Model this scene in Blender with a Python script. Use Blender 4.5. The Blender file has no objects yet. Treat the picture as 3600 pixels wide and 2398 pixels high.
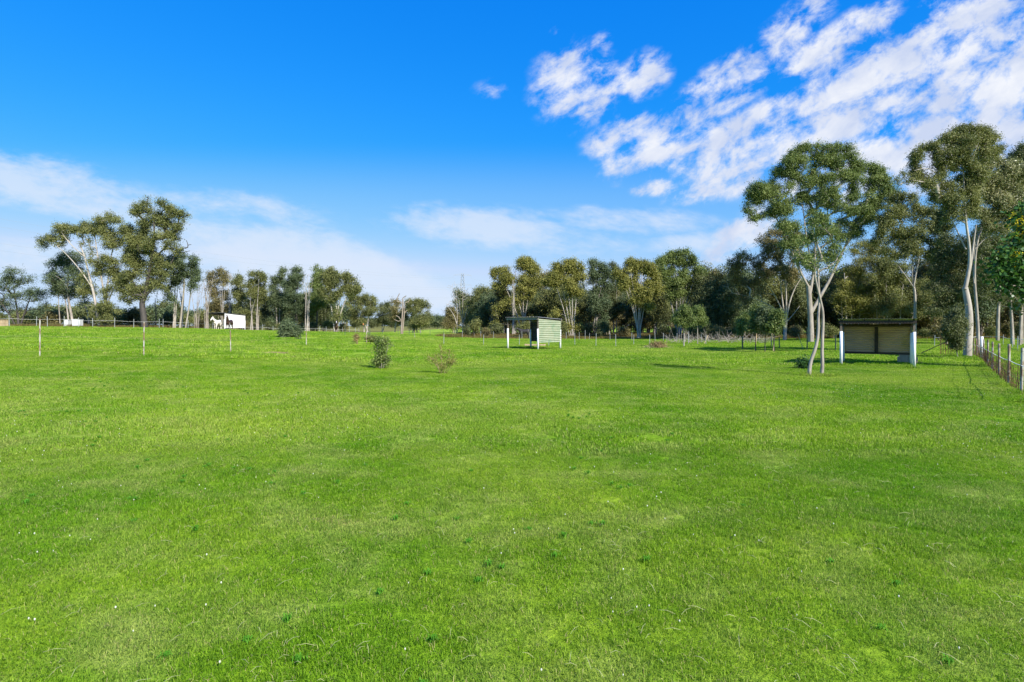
import bpy, math, random
import numpy as np
from mathutils import Vector
R = math.radians
scene = bpy.context.scene
col = scene.collection
# ------------------------------------------------------------------ camera
F = 2000.0          # focal length in photo pixels (photo is 3600 px wide)
HY = 1145.0         # photo row of the horizon
CAMZ = 2.0
cam = bpy.data.cameras.new('camera'); camo = bpy.data.objects.new('camera', cam); col.objects.link(camo)
cam.sensor_width = 36.0; cam.lens = 36.0 * F / 3600.0
cam.shift_y = -(1199 - HY) / 3600.0
cam.clip_start = 0.1; cam.clip_end = 6000
camo.location = (0, 0, CAMZ); camo.rotation_euler = (R(90), 0, 0)
scene.camera = camo
# ------------------------------------------------------------------ light
SUN_EL, SUN_AZ = 39.0, 141.0      # azimuth clockwise from +Y
sd = Vector((math.sin(R(SUN_AZ)) * math.cos(R(SUN_EL)), math.cos(R(SUN_AZ)) * math.cos(R(SUN_EL)), math.sin(R(SUN_EL))))
sun = bpy.data.lights.new('sun', 'SUN'); sun.energy = 4.6; sun.angle = R(0.5); sun.color = (1.0, 0.95, 0.86)
suno = bpy.data.objects.new('sun', sun); col.objects.link(suno)
suno.rotation_euler = sd.to_track_quat('Z', 'Y').to_euler(); suno.location = (30, -30, 60)
scene.view_settings.view_transform = 'Standard'; scene.view_settings.look = 'None'
scene.view_settings.exposure = 1.0; scene.view_settings.gamma = 1.0
scene.cycles.max_bounces = 6; scene.cycles.diffuse_bounces = 3; scene.cycles.transparent_max_bounces = 4
scene.cycles.transmission_bounces = 3; scene.cycles.glossy_bounces = 2

class NT:
    def __init__(s, tree): s.t = tree; s.n = tree.nodes; s.l = tree.links
    def add(s, typ, **kw):
        n = s.n.new(typ)
        for k, v in kw.items(): setattr(n, k, v)
        return n
    def put(s, inp, v):
        if hasattr(v, 'is_output'): s.l.new(v, inp)
        elif v is not None: inp.default_value = v
    def math(s, op, a, b=None, c=None, clamp=False):
        n = s.add('ShaderNodeMath', operation=op, use_clamp=clamp)
        s.put(n.inputs[0], a); s.put(n.inputs[1], b); s.put(n.inputs[2], c)
        return n.outputs[0]
    def noise(s, vec, scale, detail=4, rough=0.55, dist=0.0, dim='3D'):
        n = s.add('ShaderNodeTexNoise', noise_dimensions=dim)
        s.put(n.inputs['Vector'], vec); n.inputs['Scale'].default_value = scale
        n.inputs['Detail'].default_value = detail; n.inputs['Roughness'].default_value = rough; n.inputs['Distortion'].default_value = dist
        return n.outputs['Fac']
    def mapr(s, v, a, b, c=0.0, d=1.0, smooth=False):
        n = s.add('ShaderNodeMapRange', interpolation_type='SMOOTHSTEP' if smooth else 'LINEAR')
        s.put(n.inputs[0], v); n.inputs[1].default_value = a; n.inputs[2].default_value = b
        n.inputs[3].default_value = c; n.inputs[4].default_value = d
        return n.outputs[0]
    def mix(s, f, a, b, bt='MIX'):
        n = s.add('ShaderNodeMix', data_type='RGBA', blend_type=bt)
        s.put(n.inputs[0], f)
        for i, v in ((6, a), (7, b)):
            if isinstance(v, tuple): v = (*v[:3], 1.0)
            s.put(n.inputs[i], v)
        return n.outputs[2]
    def mapping(s, vec, loc=(0,0,0), rot=(0,0,0), sc=(1,1,1), typ='POINT'):
        n = s.add('ShaderNodeMapping', vector_type=typ)
        s.put(n.inputs[0], vec); n.inputs[1].default_value = loc; n.inputs[2].default_value = rot; n.inputs[3].default_value = sc
        return n.outputs[0]

# ------------------------------------------------------------------ sky with clouds
world = bpy.data.worlds.new('World'); scene.world = world; world.use_nodes = True
W = NT(world.node_tree); W.n.clear()
sky = W.add('ShaderNodeTexSky', sky_type='NISHITA', sun_disc=False)
sky.sun_elevation = R(SUN_EL); sky.sun_rotation = R(SUN_AZ)
sky.altitude = 50; sky.air_density = 1.0; sky.dust_density = 0.25; sky.ozone_density = 3.0
tc = W.add('ShaderNodeTexCoord'); sep = W.add('ShaderNodeSeparateXYZ'); W.l.new(tc.outputs['Generated'], sep.inputs[0])
dy = W.math('MAXIMUM', sep.outputs[1], 0.05)
u = W.math('DIVIDE', sep.outputs[0], dy); v = W.math('DIVIDE', sep.outputs[2], dy)
cmb = W.add('ShaderNodeCombineXYZ'); W.put(cmb.inputs[0], u); W.put(cmb.inputs[1], v)
uv = cmb.outputs[0]
def blobs(lst, soft=1.0):
    acc = None
    for (px, py, rx, ry, ang, st) in lst:
        m = W.mapping(uv, loc=((px - 1800) / F, (HY - py) / F, 0), rot=(0, 0, R(ang)), sc=(rx / F, ry / F, 1), typ='TEXTURE')
        ln = W.add('ShaderNodeVectorMath', operation='LENGTH'); W.l.new(m, ln.inputs[0])
        o = W.mapr(ln.outputs['Value'], 0.25, 1.9, st, 0.0, True)
        acc = o if acc is None else W.math('MAXIMUM', acc, o)
    return acc
high = blobs([(2030, 300, 130, 120, 20, .92), (2260, 265, 90, 65, 35, .85), (2190, 470, 120, 55, 25, .85), (2330, 520, 190, 75, 20, 1.0),
              (2320, 660, 85, 32, 0, .9), (2560, 300, 190, 75, 35, .9), (2790, 95, 150, 60, 42, .85), (2960, 150, 190, 62, 33, 1.05),
              (2650, 470, 260, 80, 25, 1.0), (3330, 130, 330, 90, 32, .95), (3120, 300, 420, 130, 28, 1.1), (3560, 330, 330, 190, 20, 1.2),
              (3420, 470, 500, 110, 12, 1.2), (2560, 620, 220, 65, 12, .9), (3150, 590, 420, 90, 8, 1.0), (2590, 830, 160, 55, 35, .9),
              (3330, 5, 110, 40, 25, .8), (2960, 420, 300, 90, 28, 1.05), (3580, 90, 200, 70, 30, .85), (2110, 160, 50, 34, 50, .6), (2380, 430, 130, 55, 30, .85),
              (1725, 320, 60, 40, 0, .36), (1965, 105, 30, 16, 20, .38)])
p_h = W.mapping(W.mapping(uv, rot=(0, 0, R(-30))), sc=(1.0, 1.7, 1))
n1 = W.noise(p_h, 12.5, 8, .6, .25)
n2 = W.noise(W.mapping(W.mapping(uv, rot=(0, 0, R(-46))), sc=(1.0, 1.4, 1)), 26.0, 6, .66, .4)
nn = W.math('ADD', W.math('MULTIPLY', W.math('SUBTRACT', n1, .5), 3.8), W.math('MULTIPLY', W.math('SUBTRACT', n2, .5), 1.5))
dens = W.math('ADD', W.math('SUBTRACT', high, .56), W.math('MULTIPLY', nn, W.mapr(high, 0.0, .5)))
a_h = W.mapr(dens, -.42, .75, 0, .97, True)
low = blobs([(1700, 800, 290, 62, -4, 1.0), (1560, 790, 130, 50, 0, .8), (2200, 775, 260, 40, -2, .75), (2480, 850, 200, 34, 5, .7),
             (120, 640, 300, 75, -8, .95), (330, 720, 330, 50, -8, .8), (820, 740, 330, 60, -6, .5), (950, 880, 500, 85, -12, .95),
             (1300, 960, 300, 75, -25, .95), (1480, 1035, 300, 50, -6, .8), (100, 900, 380, 60, 0, .6), (1980, 845, 260, 50, -5, .6),
             (760, 1010, 500, 60, 0, .7), (2000, 1000, 300, 60, 0, .45)])
p_l = W.mapping(W.mapping(uv, rot=(0, 0, R(10))), sc=(1.0, 2.4, 1))
m1 = W.noise(p_l, 5.0, 7, .6, .4); m2 = W.noise(p_l, 26.0, 4, .6, .2)
mm = W.math('ADD', W.math('MULTIPLY', W.math('SUBTRACT', m1, .5), 1.7), W.math('MULTIPLY', W.math('SUBTRACT', m2, .5), .9))
dl = W.math('ADD', W.math('SUBTRACT', low, .5), W.math('MULTIPLY', mm, W.mapr(low, 0.0, .3)))
a_l = W.mapr(dl, -.4, .6, 0, .72, True)
# blue of the air: the physical sky, pushed to the polarised blue of the photograph
K0 = 0.0956; STR = 0.1; KD = STR * 2 ** scene.view_settings.exposure
sb = W.add('ShaderNodeSeparateColor'); W.l.new(sky.outputs[0], sb.inputs[0]); cb = W.add('ShaderNodeCombineColor')
for i, (k, pw) in enumerate(((5.6, 2.9), (.98, .78), (1.3, .3))):
    W.put(cb.inputs[i], W.math('MINIMUM', W.math('MULTIPLY', W.math('POWER', W.math('MULTIPLY', sb.outputs[i], K0), pw), k / KD), (.5, .72, 1.0)[i] / KD))
base = cb.outputs[0]
cl = lambda r, g, b: (r / KD, g / KD, b / KD)
shade = W.noise(W.mapping(p_h, loc=(.012, -.02, 0)), 9.0, 5, .55, .3)
ccol = W.mix(W.mapr(shade, .38, .66), cl(.62, .7, .9), cl(.93, .95, 1.0))
veil = W.math('ADD', W.mapr(v, .33, .2, 0, .2, True), W.mapr(v, .22, 0, 0, .33, True))
c = W.mix(veil, base, cl(.66, .79, .98)); c = W.mix(a_l, c, cl(.76, .84, .98)); c = W.mix(a_h, c, ccol)
bg = W.add('ShaderNodeBackground'); W.l.new(c, bg.inputs[0]); bg.inputs[1].default_value = STR
wo = W.add('ShaderNodeOutputWorld'); W.l.new(bg.outputs[0], wo.inputs[0])
world.cycles.sampling_method = 'MANUAL'; world.cycles.sample_map_resolution = 512

# ------------------------------------------------------------------ terrain
def hgt(x, y):
    x = np.asarray(x, float); y = np.asarray(y, float)
    m = 1.9 * np.exp(-((x + 60) ** 2 + (y - 60) ** 2) / 2450.0)
    f = np.clip(-x / 22.0, 0, 1); m = m * f * f * (3 - 2 * f)
    w = 0.035 * np.sin(x * .61 + 1.3 * np.sin(y * .23)) * np.cos(y * .47 + .7) + 0.008 * np.sin(x * 1.7 + y * 1.1)
    return m + w * np.exp(-np.hypot(x, y) / 60.0)
def h1(x, y): return float(hgt(x, y))
def at(px, py):
    """ground point seen at a photo pixel"""
    s = 2.0
    while s < 400:
        x, y, z = (px - 1800) / F * s, s, CAMZ - (py - HY) / F * s
        if z <= h1(x, y): return Vector((x, y, h1(x, y)))
        s *= 1.004
    return Vector((x, y, h1(x, y)))
def on(px, D):
    x = (px - 1800) / F * D
    return Vector((x, D, h1(x, D)))
def zat(py, D): return CAMZ - (py - HY) / F * D

# ------------------------------------------------------------------ helpers
def tag(o, label=None, cat=None, group=None, kind=None):
    if label: o['label'] = label
    if cat: o['category'] = cat
    if group: o['group'] = group
    if kind: o['kind'] = kind
    return o
def empty(name, loc, label, cat, group=None):
    o = bpy.data.objects.new(name, None); col.objects.link(o); o.location = loc; o.empty_display_size = .3
    return tag(o, label, cat, group)
def mesh_obj(name, verts, faces, mat, parent=None, smooth=False, attr=None, loc=None):
    me = bpy.data.meshes.new(name)
    verts = np.asarray(verts, np.float32)
    if isinstance(faces, np.ndarray) and faces.ndim == 2:
        n, k = faces.shape
        me.vertices.add(len(verts)); me.vertices.foreach_set('co', verts.ravel())
        me.loops.add(n * k); me.loops.foreach_set('vertex_index', faces.astype(np.int32).ravel())
        me.polygons.add(n); me.polygons.foreach_set('loop_start', np.arange(0, n * k, k, dtype=np.int32))
        me.update(calc_edges=True)
    else:
        me.from_pydata([tuple(map(float, p)) for p in verts], [], [tuple(map(int, f)) for f in faces]); me.update()
    if smooth: me.polygons.foreach_set('use_smooth', np.ones(len(me.polygons), bool))
    if attr is not None:
        for nm, (dom, typ, arr) in attr.items():
            a = me.attributes.new(nm, typ, dom); a.data.foreach_set('value', np.asarray(arr).ravel())
    if mat: me.materials.append(mat)
    o = bpy.data.objects.new(name, me); col.objects.link(o)
    if parent: o.parent = parent
    if loc is not None: o.location = loc
    return o
class MB:
    """collects solids into one mesh"""
    def __init__(s): s.v = []; s.f = []
    def box(s, c, d, rot=None, ax=None):
        c = Vector(c); b = len(s.v); dx, dy, dz = d[0] / 2, d[1] / 2, d[2] / 2
        for sx, sy, sz in ((-1,-1,-1),(1,-1,-1),(1,1,-1),(-1,1,-1),(-1,-1,1),(1,-1,1),(1,1,1),(-1,1,1)):
            p = Vector((sx * dx, sy * dy, sz * dz))
            if rot is not None: p.rotate(rot)
            if ax is not None: p = ax[0] * p.x + ax[1] * p.y + ax[2] * p.z
            s.v.append(c + p)
        for f in ((0,3,2,1),(4,5,6,7),(0,1,5,4),(1,2,6,5),(2,3,7,6),(3,0,4,7)): s.f.append(tuple(b + i for i in f))
        return s
    def tube(s, pts, rads, n=8, cap=True):
        pts = [Vector(p) for p in pts]; b = len(s.v)
        if not hasattr(rads, '__len__'): rads = [rads] * len(pts)
        up = None
        for i, p in enumerate(pts):
            t = (pts[min(i + 1, len(pts) - 1)] - pts[max(i - 1, 0)]).normalized()
            if up is None: up = t.orthogonal().normalized()
            up = (up - t * up.dot(t)).normalized(); w = t.cross(up)
            for k in range(n):
                a = 2 * math.pi * k / n
                s.v.append(p + (up * math.cos(a) + w * math.sin(a)) * rads[i])
        for i in range(len(pts) - 1):
            for k in range(n):
                k2 = (k + 1) % n
                s.f.append((b + i * n + k, b + i * n + k2, b + (i + 1) * n + k2, b + (i + 1) * n + k))
        if cap:
            s.f.append(tuple(b + k for k in range(n))[::-1]); e = b + (len(pts) - 1) * n
            s.f.append(tuple(e + k for k in range(n)))
        return s
    def build(s, name, mat, parent=None, smooth=False, loc=None): return mesh_obj(name, s.v, s.f, mat, parent, smooth, loc=loc)

# ------------------------------------------------------------------ materials
def new_mat(name):
    m = bpy.data.materials.new(name); m.use_nodes = True; t = NT(m.node_tree)
    return m, t, t.n['Principled BSDF']
def simple(name, c1, c2, scale=6.0, rough=.7, metal=0.0, stretch=(1,1,1), detail=5, lo=.35, hi=.65, bump=.0):
    m, t, p = new_mat(name)
    tx = t.add('ShaderNodeTexCoord'); mp = t.mapping(tx.outputs['Object'], sc=stretch)
    n = t.noise(mp, scale, detail, .6); t.put(p.inputs['Base Color'], t.mix(t.mapr(n, lo, hi), c1, c2))
    p.inputs['Roughness'].default_value = rough; p.inputs['Metallic'].default_value = metal
    if bump:
        b = t.add('ShaderNodeBump'); b.inputs['Strength'].default_value = bump; b.inputs['Distance'].default_value = .02
        t.put(b.inputs['Height'], n); t.put(p.inputs['Normal'], b.outputs[0])
    return m
def leaf_mat(name, dark, mid, light, trans=.22, gloss=.5):
    m, t, p = new_mat(name)
    a = t.add('ShaderNodeAttribute', attribute_name='tint')
    c = t.mix(t.mapr(a.outputs['Fac'], 0, .5), dark, mid); c = t.mix(t.mapr(a.outputs['Fac'], .5, 1), c, light)
    t.put(p.inputs['Base Color'], c); p.inputs['Roughness'].default_value = gloss; p.inputs['Specular IOR Level'].default_value = .2
    tr = t.add('ShaderNodeBsdfTranslucent'); t.put(tr.inputs['Color'], t.mix(1.0, c, (1.3, 1.35, .7), 'MULTIPLY'))
    mx = t.add('ShaderNodeMixShader'); mx.inputs[0].default_value = trans
    t.l.new(p.outputs[0], mx.inputs[1]); t.l.new(tr.outputs[0], mx.inputs[2]); t.l.new(mx.outputs[0], t.n['Material Output'].inputs[0])
    return m
L_OLIVE = leaf_mat('leaf_olive', (.065,.08,.028), (.145,.16,.05), (.25,.25,.09))
L_GREEN = leaf_mat('leaf_green', (.055,.085,.022), (.125,.17,.045), (.225,.265,.08))
L_BLUE  = leaf_mat('leaf_bluegreen', (.045,.07,.034), (.095,.13,.06), (.17,.205,.095))
L_YELL  = leaf_mat('leaf_yellow', (.09,.1,.024), (.2,.2,.045), (.32,.3,.08))
L_BROWN = leaf_mat('leaf_brown', (.08,.074,.03), (.17,.15,.06), (.28,.24,.1))
L_DARK  = leaf_mat('leaf_dark', (.032,.045,.018), (.1,.118,.045), (.175,.19,.075), .22)
L_PALE  = leaf_mat('leaf_pale', (.08,.1,.04), (.19,.2,.09), (.42,.4,.23), .2, .3)
L_VINE  = leaf_mat('leaf_vine', (.02,.055,.012), (.05,.12,.03), (.11,.2,.06), .3, .32)
L_FLOW  = leaf_mat('petal_yellow', (.45,.36,.02), (.6,.48,.02), (.7,.6,.05), .3)
L_DRY   = leaf_mat('leaf_dry', (.13,.085,.035), (.25,.18,.08), (.38,.3,.15), .25, .6)
def bark(name, c1, c2, c3=(.05,.035,.025), patch=.62):
    m, t, p = new_mat(name)
    tx = t.add('ShaderNodeTexCoord')
    n = t.noise(t.mapping(tx.outputs['Object'], sc=(1, 1, .3)), 3.5, 6, .65); n2 = t.noise(t.mapping(tx.outputs['Object'], sc=(1, 1, .12)), 9.0, 5, .7)
    c = t.mix(t.mapr(n, .35, .65), c1, c2); c = t.mix(t.mapr(n2, patch, patch + .08), c, c3)
    t.put(p.inputs['Base Color'], c); p.inputs['Roughness'].default_value = .8
    b = t.add('ShaderNodeBump'); b.inputs['Strength'].default_value = .6; b.inputs['Distance'].default_value = .03
    t.put(b.inputs['Height'], n2); t.put(p.inputs['Normal'], b.outputs[0])
    return m
B_WHITE = bark('bark_white', (.42,.38,.33), (.25,.215,.18), (.2,.15,.11), .64)
B_GREY  = bark('bark_grey', (.36,.32,.27), (.2,.17,.14), (.08,.06,.05), .6)
B_DARK  = bark('bark_dark', (.07,.06,.052), (.035,.03,.026), (.12,.1,.085), .62)
B_RED   = bark('bark_red', (.42,.29,.2), (.25,.14,.08), (.06,.04,.03), .56)
M_WHITE = simple('white_plastic', (.82,.82,.84), (.72,.72,.74), 4, .35)
M_PANEL = simple('white_sheet', (.66,.66,.66), (.5,.51,.52), 1.2, .45)
M_TIMB  = simple('weathered_timber', (.2,.16,.12), (.1,.075,.055), 5, .85, 0, (1, 1, .2), bump=.4)
M_TIMBD = simple('dark_timber', (.05,.032,.022), (.025,.018,.013), 5, .85, 0, (.3, .3, 1))
M_TIMBG = simple('grey_timber', (.3,.27,.22), (.17,.14,.11), 6, .85, 0, (1, 1, .2))
M_STEEL = simple('galvanised_steel', (.42,.43,.42), (.28,.29,.29), 7, .5, .4)
M_RUST  = simple('rusty_steel', (.44,.42,.36), (.22,.14,.09), 9, .75, .2, (1, 1, .45), lo=.42, hi=.55)
B_DEAD  = bark('bark_dead', (.3,.25,.2), (.2,.15,.11))
M_RUSTM = simple('rusty_mesh', (.22,.09,.045), (.1,.045,.025), 6, .85)
M_WIRE  = simple('fence_wire', (.12,.12,.11), (.07,.07,.06), 4, .6, .5)
M_TAPE  = simple('white_tape', (.75,.75,.72), (.6,.6,.58), 4, .6)
M_STAKE = simple('pale_stake', (.5,.38,.24), (.34,.24,.14), 7, .8, 0, (1,1,.2))
M_ORANGE= simple('orange_plastic', (.75,.25,.08), (.6,.18,.06), 4, .5)
M_GREENP= simple('green_steel', (.09,.13,.09), (.05,.08,.05), 6, .6)
def corr_mat(name, c1, c2, stain, amt):
    m, t, p = new_mat(name); tx = t.add('ShaderNodeTexCoord'); ob = tx.outputs['Object']
    c = t.mix(t.mapr(t.noise(t.mapping(ob, sc=(1, 1, 2)), 1.3, 5, .6), .3, .7), c1, c2)
    c = t.mix(t.math('MULTIPLY', t.mapr(t.noise(ob, .9, 6, .65), .52, .72), amt), c, stain)
    t.put(p.inputs['Base Color'], c); p.inputs['Roughness'].default_value = .5; p.inputs['Metallic'].default_value = .15
    return m
M_CORG = corr_mat('corrugated_cream_green', (.36,.38,.27), (.25,.3,.2), (.08,.22,.12), .9)
M_CORB = corr_mat('corrugated_tan', (.62,.41,.25), (.48,.32,.2), (.42,.28,.06), .8)
M_CORR = corr_mat('corrugated_grey_roof', (.4,.4,.39), (.28,.28,.27), (.16,.1,.07), .5)
# ------------------------------------------------------------------ ground
def ground_color(t, pos):
    """returns base colour socket: lush and dry patches fixed to the ground"""
    flat = t.mapping(pos, sc=(1, 1, 0))
    a = t.noise(flat, .22, 5, .6, 0); b = t.noise(t.mapping(flat, loc=(31, 7, 0)), .9, 5, .62, 0); d = t.noise(t.mapping(flat, loc=(3, 57, 0)), .055, 3, .5)
    e = t.noise(t.mapping(flat, loc=(13, 17, 0)), .42, 6, .66, 0)
    c = t.mix(t.mapr(a, .38, .6), (.122, .272, .008), (.24, .37, .024))
    c = t.mix(t.math('MULTIPLY', t.mapr(b, .47, .68), .6), c, (.34, .4, .1))
    c = t.mix(t.math('MULTIPLY', t.mapr(e, .55, .72), .4), c, (.085, .22, .009))
    c = t.mix(t.math('MULTIPLY', t.mapr(d, .5, .66), .45), c, (.34, .41, .075))
    return c
def wiremask(t, pos):
    sp = t.add('ShaderNodeSeparateXYZ'); t.put(sp.inputs[0], pos)
    return sp
gm, t, p = new_mat('grass_ground')
geo = t.add('ShaderNodeNewGeometry'); pos = geo.outputs['Position']
c = ground_color(t, pos)
fine = t.noise(pos, 9.0, 6, .75); fine2 = t.noise(pos, 2.2, 5, .7)
c = t.mix(t.mapr(fine, .3, .7), t.mix(1.0, c, (.62, .68, .5), 'MULTIPLY'), t.mix(1.0, c, (1.25, 1.15, 1.3), 'MULTIPLY'))
c = t.mix(t.math('MULTIPLY', t.mapr(fine2, .45, .7), .35), c, t.mix(1.0, c, (1.5, 1.2, 1.8), 'MULTIPLY'))
# bare soil and leaf litter under the wood and at a few worn spots
sp = wiremask(t, pos); X, Y = sp.outputs[0], sp.outputs[1]
wob = t.math('MULTIPLY', t.math('SUBTRACT', t.noise(pos, .12, 3, .5), .5), 14.0)
inwood = t.math('MULTIPLY', t.mapr(t.math('ADD', Y, wob), 84, 90, 0, 1, True), t.mapr(t.math('ADD', X, wob), -11, -6, 0, 1, True))
inwood = t.math('MULTIPLY', inwood, t.mapr(t.math('ADD', Y, wob), 150, 165, 1, 0, True))
litter = t.mix(t.mapr(t.noise(pos, 1.1, 6, .7), .35, .65), (.1, .07, .035), (.2, .15, .065))
c = t.mix(inwood, c, litter)
lw = t.math('MULTIPLY', t.mapr(t.math('ADD', Y, wob), 70, 80, 0, 1, True), t.mapr(X, -44, -38, 1, 0, True))
c = t.mix(t.math('MULTIPLY', lw, .75), c, litter)
SPOTS = [(*at(2868, 1320)[:2], .75, .4), (*at(3208, 1302)[:2], .5, .35), (*at(2850, 1268)[:2], 1.1, .8), (*at(3115, 1243)[:2], 1.3, .7),
         (*at(2790, 1236)[:2], 2.2, 1.4), (*at(2325, 1215)[:2], 2.0, 1.0), (*at(1770, 1256)[:2], 1.0, .5), (*at(430, 1397)[:2], .35, .12),
         (*at(1190, 1830)[:2], .28, .16), (*at(990, 1240)[:2], 1.2, .8)]
for (sx, sy, rx, ry) in SPOTS:
    m_ = t.mapping(pos, loc=(sx, sy, 0), sc=(rx, ry, 100), typ='TEXTURE'); ln = t.add('ShaderNodeVectorMath', operation='LENGTH'); t.l.new(m_, ln.inputs[0])
    f = t.mapr(t.math('ADD', ln.outputs['Value'], t.math('MULTIPLY', t.math('SUBTRACT', fine2, .5), 1.6)), .55, 1.15, .85, 0, True)
    c = t.mix(f, c, (.36, .28, .13))
t.put(p.inputs['Base Color'], c); p.inputs['Roughness'].default_value = .9; p.inputs['Specular IOR Level'].default_value = .05
bp = t.add('ShaderNodeBump'); bp.inputs['Strength'].default_value = .9; bp.inputs['Distance'].default_value = .08
t.put(bp.inputs['Height'], t.math('ADD', fine, fine2)); t.put(p.inputs['Normal'], bp.outputs[0])
def axis(lo, hi, step, growth=1.09):
    a = [0.0]; s = step
    while a[-1] < hi: a.append(a[-1] + s); s = s if a[-1] < 30 else s * growth
    b = [0.0]; s = step
    while b[-1] > lo: b.append(b[-1] - s); s = s if b[-1] > -30 else s * growth
    return np.array(sorted(set(a + b)))
gx = axis(-2500, 2500, .8); gy = axis(-300, 4000, .8)
XX, YY = np.meshgrid(gx, gy); ZZ = hgt(XX, YY)
gv = np.stack([XX, YY, ZZ], -1).reshape(-1, 3); nx, ny = len(gx), len(gy)
ii, jj = np.meshgrid(np.arange(nx - 1), np.arange(ny - 1)); q = (jj * nx + ii).ravel()
gf = np.stack([q, q + 1, q + nx + 1, q + nx], 1)
tag(mesh_obj('ground', gv, gf, gm, smooth=True), 'green paddock ground rolling gently to the tree lines', 'ground', kind='structure')

# ------------------------------------------------------------------ grass blades (instanced patches)
def blade_mat(name, dry=False):
    m, t, p = new_mat(name)
    geo = t.add('ShaderNodeNewGeometry'); pos = geo.outputs['Position']
    a = t.add('ShaderNodeAttribute', attribute_name='tint')
    if dry: c = t.mix(t.mapr(t.noise(pos, .5, 4, .6), .35, .65), (.19, .12, .05), (.16, .15, .04))
    else: c = ground_color(t, pos)
    c = t.mix(t.mapr(a.outputs['Fac'], 0, .6), t.mix(1.0, c, (.6, .72, .6), 'MULTIPLY'), c)
    c = t.mix(t.mapr(a.outputs['Fac'], .6, .93), c, t.mix(1.0, c, (1.4, 1.25, 1.5), 'MULTIPLY'))
    c = t.mix(t.mapr(a.outputs['Fac'], .94, .96), c, (.42, .38, .16))
    t.put(p.inputs['Base Color'], c); p.inputs['Roughness'].default_value = .55; p.inputs['Specular IOR Level'].default_value = .1
    tr = t.add('ShaderNodeBsdfTranslucent'); t.put(tr.inputs['Color'], t.mix(1.0, c, (1.2, 1.25, .7), 'MULTIPLY'))
    mx = t.add('ShaderNodeMixShader'); mx.inputs[0].default_value = .35
    t.l.new(p.outputs[0], mx.inputs[1]); t.l.new(tr.outputs[0], mx.inputs[2]); t.l.new(mx.outputs[0], t.n['Material Output'].inputs[0])
    return m
M_BLADE = blade_mat('grass_blades'); M_DRYB = blade_mat('dry_grass_blades', True)
def blades(rng, n, size, h, w, lean=.5, clump=0):
    """n curved blades in a size x size patch; each two faces"""
    px = rng.uniform(-size / 2, size / 2, n); py = rng.uniform(-size / 2, size / 2, n)
    if clump:
        k = rng.integers(0, clump, n); cx = rng.uniform(-size / 2, size / 2, clump); cy = rng.uniform(-size / 2, size / 2, clump)
        px = cx[k] + rng.normal(0, size * .035, n); py = cy[k] + rng.normal(0, size * .035, n)
    a = rng.uniform(0, 2 * np.pi, n); hh = h * rng.uniform(.45, 1.25, n); ww = w * rng.uniform(.6, 1.3, n)
    l = rng.uniform(.1, 1.0, n) * lean * hh; la = rng.uniform(0, 2 * np.pi, n)
    dx, dy_ = np.cos(a) * ww / 2, np.sin(a) * ww / 2; lx, ly = np.cos(la) * l, np.sin(la) * l
    z0 = np.full(n, -.01)
    V = np.stack([np.stack([px - dx, py - dy_, z0], 1), np.stack([px + dx, py + dy_, z0], 1),
                  np.stack([px + dx * .8 + lx * .35, py + dy_ * .8 + ly * .35, hh * .6], 1), np.stack([px - dx * .8 + lx * .35, py - dy_ * .8 + ly * .35, hh * .6], 1),
                  np.stack([px + lx, py + ly, hh * (1 - .25 * lean)], 1)], 1).reshape(-1, 3)
    b = np.arange(n) * 5
    quad = np.stack([b, b + 1, b + 2, b + 3], 1); tri = np.stack([b + 3, b + 2, b + 4], 1)
    return V, quad, tri, rng.uniform(0, 1, n)
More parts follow.
